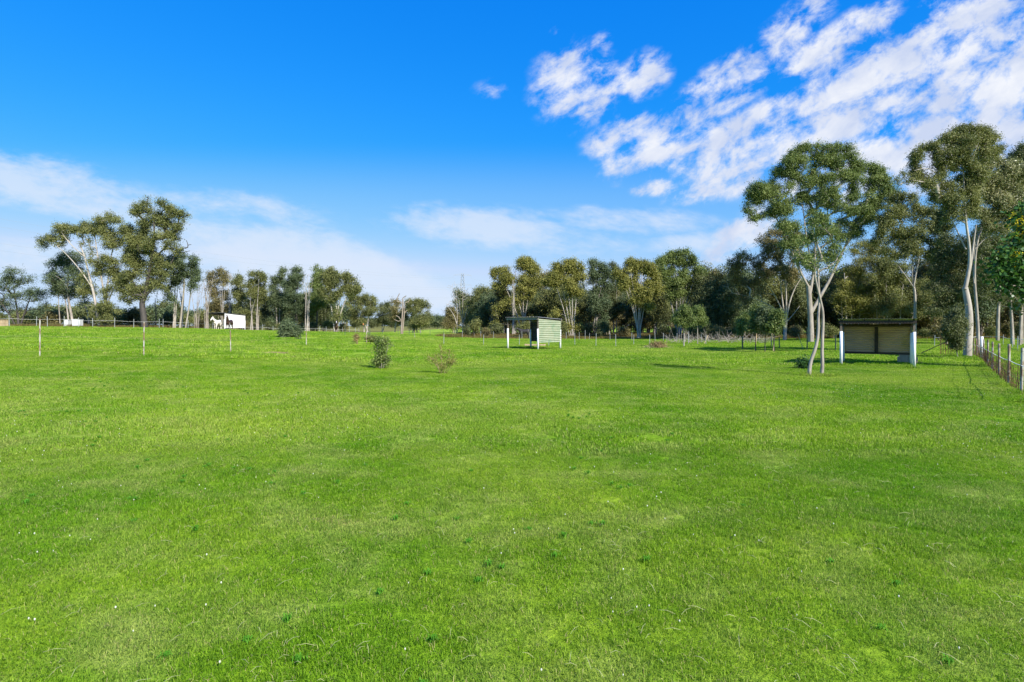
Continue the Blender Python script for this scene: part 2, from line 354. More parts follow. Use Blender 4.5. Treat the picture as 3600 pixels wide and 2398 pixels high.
def scatter(name, mat, patch, pts, scl, label, cat, seed):
    """one object: patch blades + carrier points; nodes put the blades on every carrier point"""
    V, quad, tri, tn = patch
    n0 = len(V); me = bpy.data.meshes.new(name)
    allv = np.concatenate([V, pts]); me.vertices.add(len(allv)); me.vertices.foreach_set('co', allv.astype(np.float32).ravel())
    nq, nt = len(quad), len(tri)
    me.loops.add(nq * 4 + nt * 3); me.loops.foreach_set('vertex_index', np.concatenate([quad.ravel(), tri.ravel()]).astype(np.int32))
    me.polygons.add(nq + nt); me.polygons.foreach_set('loop_start', np.concatenate([np.arange(nq) * 4, nq * 4 + np.arange(nt) * 3]).astype(np.int32))
    me.update(calc_edges=True)
    at_ = me.attributes.new('tint', 'FLOAT', 'FACE'); at_.data.foreach_set('value', np.concatenate([tn, tn]).astype(np.float32))
    fl = me.attributes.new('carrier', 'BOOLEAN', 'POINT'); fl.data.foreach_set('value', np.arange(len(allv)) >= n0)
    rng = np.random.default_rng(seed)
    ro = me.attributes.new('turn', 'FLOAT', 'POINT'); ro.data.foreach_set('value', rng.uniform(0, 6.2832, len(allv)).astype(np.float32))
    sc_ = np.ones(len(allv), np.float32); sc_[n0:] = scl
    s_ = me.attributes.new('grow', 'FLOAT', 'POINT'); s_.data.foreach_set('value', sc_)
    me.materials.append(mat)
    o = bpy.data.objects.new(name, me); col.objects.link(o)
    ng = bpy.data.node_groups.new(name + '_nodes', 'GeometryNodeTree')
    ng.interface.new_socket('Geometry', in_out='INPUT', socket_type='NodeSocketGeometry'); ng.interface.new_socket('Geometry', in_out='OUTPUT', socket_type='NodeSocketGeometry')
    N = ng.nodes; L = ng.links
    gi = N.new('NodeGroupInput'); go = N.new('NodeGroupOutput')
    def named(nm, typ):
        a = N.new('GeometryNodeInputNamedAttribute'); a.data_type = typ; a.inputs[0].default_value = nm; return a.outputs['Attribute']
    sepg = N.new('GeometryNodeSeparateGeometry'); sepg.domain = 'POINT'; L.new(gi.outputs[0], sepg.inputs[0]); L.new(named('carrier', 'BOOLEAN'), sepg.inputs[1])
    m2p = N.new('GeometryNodeMeshToPoints'); L.new(sepg.outputs[0], m2p.inputs[0])
    iop = N.new('GeometryNodeInstanceOnPoints'); L.new(m2p.outputs[0], iop.inputs['Points']); L.new(sepg.outputs[1], iop.inputs['Instance'])
    cx = N.new('ShaderNodeCombineXYZ'); L.new(named('turn', 'FLOAT'), cx.inputs[2])
    e2r = N.new('FunctionNodeEulerToRotation'); L.new(cx.outputs[0], e2r.inputs[0]); L.new(e2r.outputs[0], iop.inputs['Rotation'])
    cs = N.new('ShaderNodeCombineXYZ'); cs.inputs[0].default_value = 1; cs.inputs[1].default_value = 1; L.new(named('grow', 'FLOAT'), cs.inputs[2]); L.new(cs.outputs[0], iop.inputs['Scale'])
    L.new(iop.outputs[0], go.inputs[0])
    md = o.modifiers.new('scatter', 'NODES'); md.node_group = ng
    return tag(o, label, cat, kind='stuff')
def grid_pts(y0, y1, s, margin=4.0, cond=None, jit=0.0, seed=0):
    rng = np.random.default_rng(seed); out = []
    for y in np.arange(y0, y1, s):
        xm = .93 * (y + s) + margin
        k = int(xm / s) + 1
        x = (np.arange(-k, k + 1)) * s
        out.append(np.stack([x, np.full_like(x, y)], 1))
    P = np.concatenate(out) + rng.uniform(-jit, jit, (sum(map(len, out)), 2))
    if cond is not None: P = P[cond(P[:, 0], P[:, 1])]
    return np.column_stack([P, hgt(P[:, 0], P[:, 1])])
rng = np.random.default_rng(5)
def grow(P, a, b, f, seed):
    r = np.random.default_rng(seed); s = .5 + .25 * np.sin(P[:, 0] * f + 2 * np.sin(P[:, 1] * f * .7)) + .25 * np.sin(P[:, 1] * f * 1.3 + P[:, 0] * .3 * f + 1)
    return a + (b - a) * np.clip(s + r.normal(0, .1, len(P)), 0, 1)
bare = lambda x, y: ~((np.hypot((x - SPOTS[0][0]) / .9, (y - SPOTS[0][1]) / .6)) < .7)
P = grid_pts(1.8, 9.6, .5, jit=.12); scatter('lawn_grass', M_BLADE, blades(rng, 2900, .66, .046, .0034, 1.5), P, grow(P, .7, 1.2, .9, 1), 'short mown green grass in the near foreground', 'grass', 1)
P = grid_pts(9.4, 30.6, 1.0, cond=bare, jit=.25); scatter('paddock_grass', M_BLADE, blades(rng, 3600, 1.3, .058, .0075, 1.3), P, grow(P, .6, 1.35, .5, 2), 'short green paddock grass across the middle distance', 'grass', 2)
wood = lambda x, y: ~((y > 86) & (x > -9)) & ~((x < -40) & (y > 74))
P = grid_pts(30.0, 112.0, 3.0, cond=wood, jit=.8); scatter('far_grass', M_BLADE, blades(rng, 3400, 3.9, .12, .024, 1.0, clump=420), P, grow(P, .55, 1.3, .25, 3), 'rougher green grass towards the tree lines', 'grass', 3)
# taller rough tufts and weeds
rows = lambda x, y: ((y > 86) & (x > -10) & (y < 126)) | ((x < -46) & (y > 68) & (y < 82) & (x > -75))
P = grid_pts(66.0, 126.0, 3.0, cond=rows, jit=1.0, seed=4); scatter('dry_weeds', M_DRYB, blades(rng, 1500, 3.4, .62, .022, .8, clump=120), P, grow(P, .35, 1.35, .3, 4), 'tall brown dry weeds growing under the tree lines', 'dry weeds', 4)
# ------------------------------------------------------------------ trees
def unit(a): return a / np.maximum(np.linalg.norm(a, axis=-1, keepdims=True), 1e-9)
def puffs_from_lobes(rng, lobes, pr, dens=1.0):
    """lobes: (x, y, z, rx, ry, rz); returns small foliage puffs (x,y,z,rx,ry,rz) filling each lobe, mostly its upper shell"""
    out = []; L0 = [list(l) for l in lobes]; ext = []
    for i, l in enumerate(L0):          # bridge neighbouring lobes so that the crown has no even gaps
        near = sorted((j for j in range(len(L0)) if j != i), key=lambda j: (L0[j][0] - l[0]) ** 2 + (L0[j][1] - l[1]) ** 2 * .5 + (L0[j][2] - l[2]) ** 2)[:3]
        for j in near:
            if rng.uniform() < .5:
                m_ = L0[j]; f = rng.uniform(.3, .7); q_ = rng.uniform(.45, .8)
                ext.append([l[k] * (1 - f) + m_[k] * f + (rng.normal() * .15 * l[3] if k < 3 else 0) for k in range(3)] + [min(l[3], m_[3]) * q_, min(l[4], m_[4]) * q_, min(l[5], m_[5]) * q_])
    for (x, y, z, rx, ry, rz) in L0 + ext:
        sc_ = rng.uniform(.85, 1.12); rx, ry, rz = rx * sc_, ry * sc_, rz * rng.uniform(1.1, 1.4); z = z - rz * .12
        r = min(pr, .75 * min(rx, rz))
        k = max(2, int(dens * 2.4 * (rx * ry + rx * rz + ry * rz) / (3 * r * r)))
        d = unit(rng.normal(size=(k, 3))); d[:, 2] = np.where((d[:, 2] < -.45) & (rng.uniform(size=k) < .6), -d[:, 2] * .7, d[:, 2])
        q = rng.uniform(.45, 1.0, k) ** .6
        for i in range(k):
            rr = r * rng.uniform(.45, 1.1)
            out.append((x + d[i, 0] * max(rx - rr * .7, .1 * rx) * q[i], y + d[i, 1] * max(ry - rr * .7, .1 * ry) * q[i], z + d[i, 2] * max(rz - rr * .6, .1 * rz) * q[i], rr, rr, rr * rng.uniform(.75, 1.05)))
    return np.array(out)
def leaf_mesh(rng, P, n, ll, lw, sprig=10, droop=.55):
    """n leaves over puffs P, grown in sprigs; one folded quad each"""
    wgt = P[:, 3] ** 2; wgt = wgt / wgt.sum()
    ns = max(1, n // sprig)
    k = rng.choice(len(P), ns, p=wgt)
    d = unit(rng.normal(size=(ns, 3))); flip = (d[:, 2] < -.1) & (rng.uniform(size=ns) < .65); d[flip, 2] *= -1
    rad = rng.uniform(.3, 1.08, ns) ** .6; wl = rng.uniform(size=ns) < .12; rad[wl] *= rng.uniform(1.0, 1.45, wl.sum())
    c = P[k, :3] + d * P[k, 3:6] * rad[:, None]
    rep = np.repeat(np.arange(ns), sprig); m = len(rep)
    sr = ll * 1.5
    sa = unit(d * .7 + rng.normal(size=(ns, 3)) * .55 + np.array([0, 0, -.55 * droop])); pos = c[rep] + sa[rep] * (rng.uniform(-.6, 1.1, m) * ll * 2.6)[:, None] + rng.normal(size=(m, 3)) * sr * .42
    out = d[rep] * np.array([1, 1, .8])
    nrm = unit(out * .9 + rng.normal(size=(m, 3)) * .65 + np.array([0, 0, .25]))
    ax = rng.normal(size=(m, 3)) + np.array([0, 0, -droop * 1.6]); ax = unit(ax - nrm * (ax * nrm).sum(1, keepdims=True))
    sd_ = np.cross(nrm, ax)
    L_ = (ll * rng.uniform(.6, 1.3, m))[:, None]; W_ = (lw * rng.uniform(.7, 1.3, m))[:, None]
    V = np.stack([pos - ax * L_ * .5, pos + sd_ * W_ * .5 - nrm * W_ * .12, pos + ax * L_ * .5, pos - sd_ * W_ * .5 - nrm * W_ * .12], 1).reshape(-1, 3)
    Fq = np.arange(m * 4).reshape(-1, 4)
    pt = rng.normal(.5, .16, len(P)); tint = np.clip(pt[k][rep] + rng.normal(0, .14, ns)[rep] + rng.normal(0, .13, m), 0, 1)
    return V, Fq, tint
def bezier(a, c1, b, n):
    t_ = np.linspace(0, 1, n + 1)[:, None]
    return (1 - t_) ** 2 * a + 2 * t_ * (1 - t_) * c1 + t_ ** 2 * b
def wood_mesh(rng, trunks, targets, r_tip=.012, wob=.06, low=.0, sides=7):
    """trunks: list of (pts Nx3, r0, r1). targets: points the limbs grow to. returns verts, faces"""
    nodes = []; paths = []        # nodes: position, parent index, direction
    pos = []; par = []; load = []; base_r = []
    for (pts, r0, r1) in trunks:
        pts = np.asarray(pts, float); seg = []
        for i in range(len(pts) - 1):
            m = max(1, int(np.linalg.norm(pts[i + 1] - pts[i]) / .7))
            for j in range(m): seg.append(pts[i] + (pts[i + 1] - pts[i]) * j / m)
        seg.append(pts[-1]); seg = np.array(seg)
        prev = -1; idx = []
        for i, p_ in enumerate(seg):
            f = i / (len(seg) - 1); pos.append(p_); par.append(prev); base_r.append(r0 + (r1 - r0) * f); prev = len(pos) - 1; idx.append(prev)
        paths.append((idx, 'T'))
    nt_ = len(pos)
    if len(targets):
        top = np.array([t_[0][-1] for t_ in trunks]).mean(0)
        order = np.argsort(np.linalg.norm((targets - top) * np.array([1, 1, .8]), axis=1))
        zmin = low
        for ti in order:
            tg = targets[ti]; A = np.array(pos); dv = tg - A; dist = np.linalg.norm(dv, axis=1)
            cost = dist + np.maximum(0, A[:, 2] - tg[2] + .25 * dist) * 2.2 + np.where(A[:, 2] < zmin, 50, 0)
            j = int(np.argmin(cost))
            a = A[j]; dd = dist[j]
            if dd < .05: continue
            up = np.array([0, 0, 1.0]); dirp = unit(A[j] - A[par[j]]) if par[j] >= 0 else up
            k_ = min(1.0, dd / 2.2); c1 = a + (unit(dirp * .7 * k_ + up * .35 * k_ + unit(tg - a) * .8)) * dd * .5
            m = max(2, min(6, int(dd / .8) + 2)); B = bezier(a, c1, tg, m)[1:]
            B[:-1] += rng.normal(size=(len(B) - 1, 3)) * wob * min(1, dd / 2)
            idx = [j]; prev = j
            for p_ in B: pos.append(p_); par.append(prev); base_r.append(0.0); prev = len(pos) - 1; idx.append(prev)
            paths.append((idx, 'B'))
    A = np.array(pos); n = len(A); tips = np.zeros(n); haskid = np.zeros(n, bool)
    for i in range(n):
        if par[i] >= 0: haskid[par[i]] = True
    tips[~haskid] = 1
    for i in range(n - 1, -1, -1):
        if par[i] >= 0: tips[par[i]] += tips[i]
    rmax = max(t_[1] for t_ in trunks); tot = max(tips.max(), 2)
    rr = np.maximum(r_tip, rmax * .8 * (tips / tot) ** .52)
    for i in range(nt_): rr[i] = max(base_r[i] if base_r[i] else 0, r_tip)
    V = []; Fc = []
    for idx, ty in paths:
        p = A[idx]; r = rr[idx].copy(); 
        if ty == 'B': r[0] = min(r[0], max(r[1] * 1.25, r_tip))
        k = sides if r[0] > .05 else 5
        tn = np.gradient(p, axis=0); tn = unit(tn)
        up = np.array([.31, .95, .05]); b = len(V)
        for i in range(len(p)):
            up = unit(up - tn[i] * (up @ tn[i])); w = np.cross(tn[i], up)
            for q_ in range(k):
                an = 2 * np.pi * q_ / k; V.append(p[i] + (up * np.cos(an) + w * np.sin(an)) * r[i])
        for i in range(len(p) - 1):
            for q_ in range(k):
                q2 = (q_ + 1) % k; Fc.append((b + i * k + q_, b + i * k + q2, b + (i + 1) * k + q2, b + (i + 1) * k + q_))
    return np.array(V), np.array(Fc)
RS = .62
PX = lambda xf, lobes: [(xf[0] + l[0] / xf[2], xf[1] + l[1] / xf[2], l[2] / xf[2], l[3] / xf[2]) + tuple(l[4:]) for l in lobes]
def tree(name, label, base, lobes, n, leafm, barkm, cat='gum tree', group=None, trunks=None, r=(.22, .12), pr=.9, ll=.2, lw=.07, seed=0, twigs=1.0, tipr=None, dscale=.9, low=.25, dens=1.0, sprig=10, wob=.06, dshift=0.0, extra=None):
    """base: world point of the foot. lobes in photo pixels (x, y, rx, ry[, depth offset m]). trunks: list of photo polylines [(x,y),...], foot first"""
    if tipr is None: tipr = max(.01, base[1] * .00027)
    rng = np.random.default_rng(seed + 11); D = base[1]; base = np.array(base, float)
    W3 = lambda px, py, dy=0.0: np.array([(px - 1800) / F * (D + dy), D + dy, CAMZ - (py - HY) / F * (D + dy)]) - base
    root = empty(name, tuple(base), label, cat, group)
    L3 = []
    for l in lobes:
        rx, rz = l[2] / F * D, l[3] / F * D; ry = min(max(rx, rz), (rx + rz) * .6) * dscale
        dy = l[4] if len(l) > 4 else rng.uniform(-1, 1) * ry * .8 + dshift
        c_ = W3(l[0], l[1], dy); L3.append((*c_, rx, ry, rz))
    tr = []
    if trunks is None:
        cx = np.mean([l[0] for l in L3]); hz = np.min([l[2] for l in L3]); 
        tr = [(np.array([[0, 0, -.15], [cx * .1, 0, hz * .45], [cx * .4, 0, max(hz, .6)]]), r[0] * RS, r[1] * RS)]
    else:
        for k, pl in enumerate(trunks):
            rr = r if isinstance(r[0], (int, float)) else r[k]
            dys = np.linspace(0, rng.uniform(-.6, .6) if k else .1, len(pl))
            pts = np.array([W3(a[0], a[1], a[2] if len(a) > 2 else dys[i]) for i, a in enumerate(pl)]); pts[0, 2] -= .12
            f = np.linspace(0, 1, len(pts)); fi = np.linspace(0, 1, max(len(pts), 3) * 2)
            sm = np.stack([np.interp(fi, f, pts[:, q_]) for q_ in range(3)], 1); sm[1:-1] = (sm[:-2] + 2 * sm[1:-1] + sm[2:]) / 4
            tr.append((sm, rr[0] * RS, rr[1] * RS))
    if L3:
        P = puffs_from_lobes(rng, L3, pr, dens)
        tg = P[:, :3] - np.array([0, 0, 1]) * P[:, 5:6] * .3
        if twigs < 1: tg = tg[rng.uniform(size=len(tg)) < twigs]
        if twigs > 1:
            m = int(len(P) * (twigs - 1)); k = rng.integers(0, len(P), m); tg = np.concatenate([tg, P[k, :3] + unit(rng.normal(size=(m, 3))) * P[k, 3:6] * .8])
    else: tg = np.zeros((0, 3))
    if extra is not None: tg = np.concatenate([tg, np.array([W3(*e) for e in extra])])
    hmin = low * (np.min([l[2] - l[5] for l in L3]) if L3 else 1)
    V, Fc = wood_mesh(rng, tr, tg, tipr, wob, hmin)
    mesh_obj('trunk', V, Fc, barkm, root, True)
    if L3:
        V, Fq, tint = leaf_mesh(rng, P, n, ll, lw, sprig)
        mesh_obj('crown', V, Fq, leafm, root, False, {'tint': ('FACE', 'FLOAT', tint)})
    return root
def copy_tree(o, loc, rz=0, s=(1, 1, 1), label=None, group=None):
    c_ = o.copy(); col.objects.link(c_); c_.location = loc; c_.rotation_euler = (0, 0, rz); c_.scale = s
    if label: c_['label'] = label
    if group: c_['group'] = group
    for ch in list(o.children):
        d_ = ch.copy(); col.objects.link(d_); d_.parent = c_
    return c_
LR = 'trees of the row on the left'; RR = 'trees of the row beyond the middle shelter'; RG = 'tall gum trees on the right'

# --- left group (about 75 m away)
z1 = (0, 650, 2.4125)
b = on(66, 80); tree('gum_tree', 'loose blue-green gum tree at the far left edge of the photo', b, [(55,965,36,26),(112,985,30,24),(12,1000,38,36),(75,1030,40,30),(130,1045,38,28),(-20,1060,40,35),(62,1085,36,24),(150,1075,25,16),(12,1078,36,22),(25,1040,30,20),(-60,1000,40,40)], 17000, L_BLUE, B_DARK, group=LR, trunks=[[(66,1152),(62,1100),(50,1020)],[(70,1152),(85,1100),(110,1040)],[(60,1152),(35,1110),(0,1060)]], r=[(.3,.1),(.2,.08),(.18,.07)], seed=1)
b = on(255, 77); tree('gum_tree', 'dense leafy gum tree at the left of the pale spreading gum', b, PX(z1, [(545,640,80,70),(630,600,100,45),(470,700,60,70),(440,800,55,70),(560,740,110,70),(660,700,70,60),(500,860,80,60),(620,830,100,70),(560,930,80,50),(460,900,40,50),(690,800,60,50),(640,900,60,50),(720,900,50,50),(700,1000,60,40)]), 24000, L_BLUE, B_GREY, group=LR, trunks=[[(258,1152),(250,1100),(235,1030),(240,960)],[(242,1152),(238,1090),(220,1020)],[(314,1152),(312,1110),(302,1085),(290,1020)],[(212,1150),(207,1080),(205,1030)]], r=[(.3,.12),(.2,.08),(.24,.08),(.12,.05)], seed=2)
b = on(362, 73); tree('gum_tree', 'pale gum tree with long bare white limbs sweeping up left under thin foliage', b, PX(z1, [(360,490,55,38),(430,465,55,35),(500,500,40,35),(520,380,60,42),(590,370,60,38),(650,390,50,35),(560,450,60,35),(740,340,50,30),(760,400,60,40),(860,300,70,45),(930,270,80,45),(980,310,60,40),(850,390,80,50),(950,420,90,60),(1050,390,80,60),(1110,420,45,50),(900,500,70,50),(1020,510,80,50),(770,540,40,25),(880,640,70,45),(960,680,60,60),(860,730,60,60),(950,770,60,60),(820,680,30,40),(1090,580,70,60),(1000,860,60,45),(880,1030,85,40),(860,1090,90,50),(940,1070,50,45),(900,1150,80,30),(800,1100,50,40),(700,500,22,35),(720,780,50,50),(700,930,50,45),(780,900,40,45),(900,900,60,50),(1000,760,50,50),(780,640,35,40)]), 56000, L_OLIVE, B_WHITE, group=LR,
     trunks=[[(352,1152),(338,1080),(325,1010),(308,950),(298,900),(280,860)],[(366,1152),(372,1080),(362,1010),(352,950),(340,880),(330,800)],[(372,1152),(372,1060),(380,980),(390,900),(403,850)],[(325,1010),(290,960),(262,925),(230,890),(200,865)],[(372,1080),(400,1010),(420,980)],[(298,900),(270,880),(235,845),(215,815)]], r=[(.3,.1),(.24,.07),(.26,.07),(.13,.05),(.12,.05),(.1,.05)], seed=3, ll=.2, twigs=1.2, dens=.85)
b = on(507, 72); tree('gum_tree', 'tallest dark gum tree of the left group with a thick dark trunk', b, PX(z1, [(1250,110,25,22),(1170,180,50,35),(1240,190,60,45),(1380,160,50,35),(1420,210,60,45),(1150,250,50,40),(1300,260,90,60),(1470,230,60,45),(1540,260,50,40),(1590,260,30,25),(1250,350,100,60),(1400,330,90,60),(1520,360,50,50),(1200,440,70,60),(1330,450,100,60),(1460,440,70,50),(1170,520,70,50),(1430,520,60,40),(1270,560,80,50),(1120,600,80,60),(1060,680,70,60),(1190,680,80,60),(1060,780,70,60),(1150,780,80,60),(1250,740,80,50),(1040,860,60,50),(1130,870,80,50),(1380,640,60,50),(1450,700,60,50),(1300,830,60,50),(1400,780,50,45),(1230,900,70,50),(1340,870,60,35),(1100,930,60,35),(1180,950,50,30),(1400,880,40,25),(1100,1010,30,25),(1500,560,40,30),(1130,470,50,40),(1100,520,50,40),(1300,640,50,40),(1350,740,50,40),(1060,960,45,30)]), 74000, L_OLIVE, B_DARK, group=LR,
     trunks=[[(508,1152),(505,1110),(498,1070),(505,1045)],[(505,1045),(518,990),(530,920),(545,850),(540,780)],[(505,1045),(480,1010),(460,980)],[(530,920),(570,880),(600,850)],[(510,1040),(550,1000),(570,960)]], r=[(.62,.5),(.4,.12),(.26,.1),(.2,.08),(.22,.08)], seed=4, twigs=1.15, extra=[(660,870),(668,882),(655,845),(672,860)], dens=.9)
b = on(640, 76); tree('gum_tree', 'feathery drooping gum tree just right of the tallest dark tree', b, PX(z1, [(1480,600,50,40),(1560,610,70,45),(1630,640,50,50),(1520,680,80,50),(1640,720,50,50),(1440,650,40,40),(1570,770,70,50),(1480,760,40,40),(1680,790,40,35),(1520,840,60,50),(1620,840,60,60),(1430,900,35,50),(1450,970,40,35)]), 22000, L_BLUE, B_GREY, group=LR, trunks=[[(632,1152),(640,1080),(650,980),(645,930)],[(652,1152),(668,1060),(675,960)]], r=[(.22,.08),(.18,.07)], seed=5, dens=.85)
# bare many-stemmed saplings (pale stems, no leaves)
def bare_stems(label, px, D, stems, topy, spread, seed, mat=B_WHITE, r0=.12, sc=9):
    rg = np.random.default_rng(seed); b = on(px, D); by = HY + (CAMZ - b[2]) / D * F
    tr = []; ex = []
    for k in range(stems):
        x0 = px + rg.uniform(-.35, .35) * spread; x1 = px + rg.uniform(-1, 1) * spread; ty = topy + abs(rg.normal(0, .14)) * (by - topy); xm = (x0 + x1) / 2 + rg.uniform(-.2, .2) * spread
        tr.append([(x0, by), (xm * .4 + x0 * .6, by - (by - ty) * .35), (xm, by - (by - ty) * .65), (x1, ty)])
        for q_ in range(sc): f = rg.uniform(.45, 1.0); ex.append((x0 + (x1 - x0) * f + rg.uniform(-.35, .35) * spread, by - (by - ty) * min(f + .12, 1.05), rg.uniform(-.8, .8)))
    return tree('bare_tree', label, b, [], 0, None, mat, 'bare tree', 'bare pale saplings of the left row', trunks=tr, r=[(r0 * rg.uniform(.6, 1.1), .02) for _ in range(stems)], seed=seed, tipr=.012, extra=ex, low=.5)
bare_stems('leafless clump of thin pale stems below the feathery drooping gum', 612, 78, 5, 965, 17, 21)
bare_stems('tall leafless white stems directly right of the feathery gum', 642, 80, 4, 985, 14, 22)
bare_stems('low bushy clump of bare twigs left of the white shelter', 690, 96, 8, 995, 26, 23, B_GREY, .09)
bare_stems('widest clump of bare grey stems touching the left end of the white shelter', 727, 96, 9, 975, 26, 24, B_GREY, .13)
bare_stems('pair of white leafless stems rising behind the white shelter roof', 783, 112, 3, 990, 10, 25, B_WHITE, .14, 5)
bare_stems('tall white leafless stems behind the middle of the white shelter', 807, 114, 4, 960, 12, 26, B_WHITE, .14, 6)
bare_stems('forked white dead stem just right of the white shelter', 885, 101, 3, 1020, 16, 27, B_WHITE, .14, 3)
bare_stems('upright dead white pole tree between the dark trunks of the left row', 903, 103, 2, 985, 8, 28, B_WHITE, .13, 3)
bare_stems('tall dead stems poking through the crown beside the rounded gum', 1080, 103, 6, 970, 22, 29, B_WHITE, .16, 6)
bare_stems('little crooked leafless tree under the tallest dark gum', 548, 80, 3, 1030, 10, 30, B_DARK, .08, 4)
# --- left row behind the white shelter
z2 = (600, 850, 2.9425)
def row(name_label, px, D, lobes, n, lm, bm, seed, grp=LR, nt=2, r0=.22, skirt=4, **kw):
    if grp == RR: skirt = 6; r0 *= .75; nt += 2
    rg = np.random.default_rng(seed + 500); b = on(px, D); by = HY + (CAMZ - b[2]) / D * F
    xs = [l[0] for l in lobes]; ty = np.percentile([l[1] for l in lobes], 45); tr = []
    for k in range(nt):
        x0 = px + rg.uniform(-9, 9); xt = np.interp((k + .5) / nt, [0, 1], [min(xs), max(xs)])
        tr.append([(x0, by), (x0 + (xt - x0) * .25, by - (by - ty) * .4), (x0 + (xt - x0) * .7, by - (by - ty) * .8), (xt, ty)])
    if skirt:
        lo = list(lobes)
        for k in range(skirt):
            yy = rg.uniform(np.percentile([l[1] for l in lobes], 70), by - 22); lo.append((rg.uniform(min(xs) - 6, max(xs) + 6), yy, rg.uniform(15, 26), rg.uniform(11, 18)))
        lobes = lo; n = int(n * 1.25)
    return tree('gum_tree', name_label, b, lobes, n, lm, bm, group=grp, trunks=tr, r=[(r0 * rg.uniform(.7, 1.1), .07) for _ in range(nt)], seed=seed, ll=kw.pop('ll', .26), lw=kw.pop('lw', .09), pr=kw.pop('pr', 1.1), **kw)
row('brownish gum tree standing behind the roof of the white shelter', 765, 115, PX(z2, [(420,330,50,40),(520,310,60,35),(590,350,45,50),(460,400,60,50),(560,430,60,60),(400,420,35,50),(430,520,60,60),(560,560,60,60),(480,640,70,60),(600,660,40,50),(400,640,40,50)]), 20000, L_BROWN, B_GREY, 31)
row('small open gum tree right of the brownish tree, its crown low and ragged', 850, 112, PX(z2, [(710,370,60,35),(740,440,50,40),(670,430,50,35),(690,520,60,40),(740,600,50,50),(700,660,40,35)]), 11000, L_OLIVE, B_GREY, 32)
row('two-humped leafy gum tree above the right end of the white shelter', 905, 108, PX(z2, [(840,345,55,30),(930,340,55,40),(970,400,45,45),(860,420,60,45),(800,480,55,40),(920,480,60,45),(850,560,60,45),(960,540,50,45),(900,640,50,50)]), 20000, L_OLIVE, B_GREY, 33)
row('narrow gum tree with one small tuft poking above the left row', 975, 110, PX(z2, [(1160,300,36,28),(1150,350,30,30),(1080,400,55,40),(1140,430,50,50),(1060,480,50,50),(1100,560,60,60),(1040,620,50,50),(1120,660,60,50)]), 18000, L_BLUE, B_GREY, 34)
row('bushy blue-green gum tree in the middle of the left row', 1040, 108, PX(z2, [(1300,310,70,40),(1260,370,60,45),(1350,370,45,45),(1220,450,60,55),(1310,460,70,55),(1270,560,70,60),(1350,620,60,60),(1230,660,60,60),(1310,700,60,50)]), 22000, L_BLUE, B_DARK, 35)
row('tall narrow gum tree with the highest top of the left row', 1120, 106, PX(z2, [(1530,280,60,42),(1570,340,60,40),(1500,380,50,45),(1480,470,50,50),(1540,480,60,60),(1500,580,60,60),(1570,640,60,60),(1480,690,50,50)]), 20000, L_GREEN, B_DARK, 36)
row('rounded olive gum tree with pale limbs at the right end of the left row', 1180, 100, PX(z2, [(1640,310,60,35),(1700,350,80,45),(1600,380,70,45),(1790,370,80,45),(1860,410,70,50),(1920,470,45,50),(1700,430,80,45),(1620,470,60,40),(1820,470,70,45),(1930,500,35,25),(1560,560,50,50),(1760,520,60,30),(1690,560,30,30)]), 26000, L_OLIVE, B_WHITE, 37, nt=4, r0=.3, low=.05)
for k, (px, D, lm, lab, lo) in enumerate([
    (870, 122, L_DARK, 'shaded dark bush tree filling the gap behind the right end of the white shelter', [(870,1100,30,28),(900,1080,25,25),(860,1060,20,20)]),
    (950, 116, L_DARK, 'dark low tree with leaning black trunks left of the grey-green shrub', [(940,1065,35,28),(975,1085,35,25),(925,1095,25,25),(965,1040,30,20)]),
    (1010, 118, L_DARK, 'dark tree with a forked black trunk directly behind the grey-green shrub', [(1000,1060,35,28),(1030,1085,32,25),(1010,1030,28,20),(985,1105,20,16)]),
    (1075, 116, L_DARK, 'dark tree right of the grey-green shrub with sloping bare limbs', [(1065,1060,35,28),(1100,1085,30,22),(1090,1040,30,20),(1055,1095,22,18)]),
    (1140, 112, L_DARK, 'dark upright tree left of the lone dark horse', [(1130,1060,32,28),(1150,1085,28,22),(1120,1035,28,20),(1160,1050,25,25)])]):
    row(lab, px, D, lo, 10000, lm, B_DARK, 40 + k, nt=3, r0=.2)
# --- far trees left of the gap
z3 = (1200, 850, 2.9425); MR = 'trees of the far row at the gap'
row('far dark gum tree with pale top branches just right of the rounded gum', 1285, 175, PX(z3, [(130,580,60,30),(240,575,55,32),(340,590,40,35),(70,640,40,30),(180,650,80,50),(300,660,60,50),(130,740,60,50),(250,760,70,50),(350,720,35,40)]), 20000, L_OLIVE, B_WHITE, 51, MR, ll=.38, lw=.13, pr=1.5, nt=3, r0=.35)
row('far low dark-green tree between the two open-crowned far trees', 1350, 180, PX(z3, [(420,670,40,40),(500,650,45,35),(450,730,60,50),(390,790,50,45),(470,800,60,40),(560,700,40,45)]), 14000, L_DARK, B_GREY, 52, MR, ll=.38, lw=.13, pr=1.5, r0=.3)
row('far brownish tree top left of the broken dead trunk', 1385, 170, PX(z3, [(550,625,45,25),(600,650,40,30),(540,690,40,40),(600,760,45,45),(650,720,35,30)]), 9000, L_BROWN, B_GREY, 53, MR, ll=.38, lw=.13, pr=1.4, r0=.3)
row('far flat umbrella-topped gum tree left of the open gap', 1458, 165, PX(z3, [(700,640,60,32),(780,620,70,28),(850,645,60,28),(895,680,28,18),(680,690,40,30),(800,670,60,20),(720,720,50,22)]), 15000, L_OLIVE, B_WHITE, 54, MR, ll=.36, lw=.12, pr=1.3, nt=3, r0=.3, low=.1)
row('small round bush tree under the far umbrella-topped gum', 1485, 160, PX(z3, [(820,780,45,30),(850,820,40,30),(790,830,35,30),(850,760,30,20)]), 8000, L_OLIVE, B_WHITE, 55, MR, ll=.34, lw=.12, pr=1.0, r0=.15)
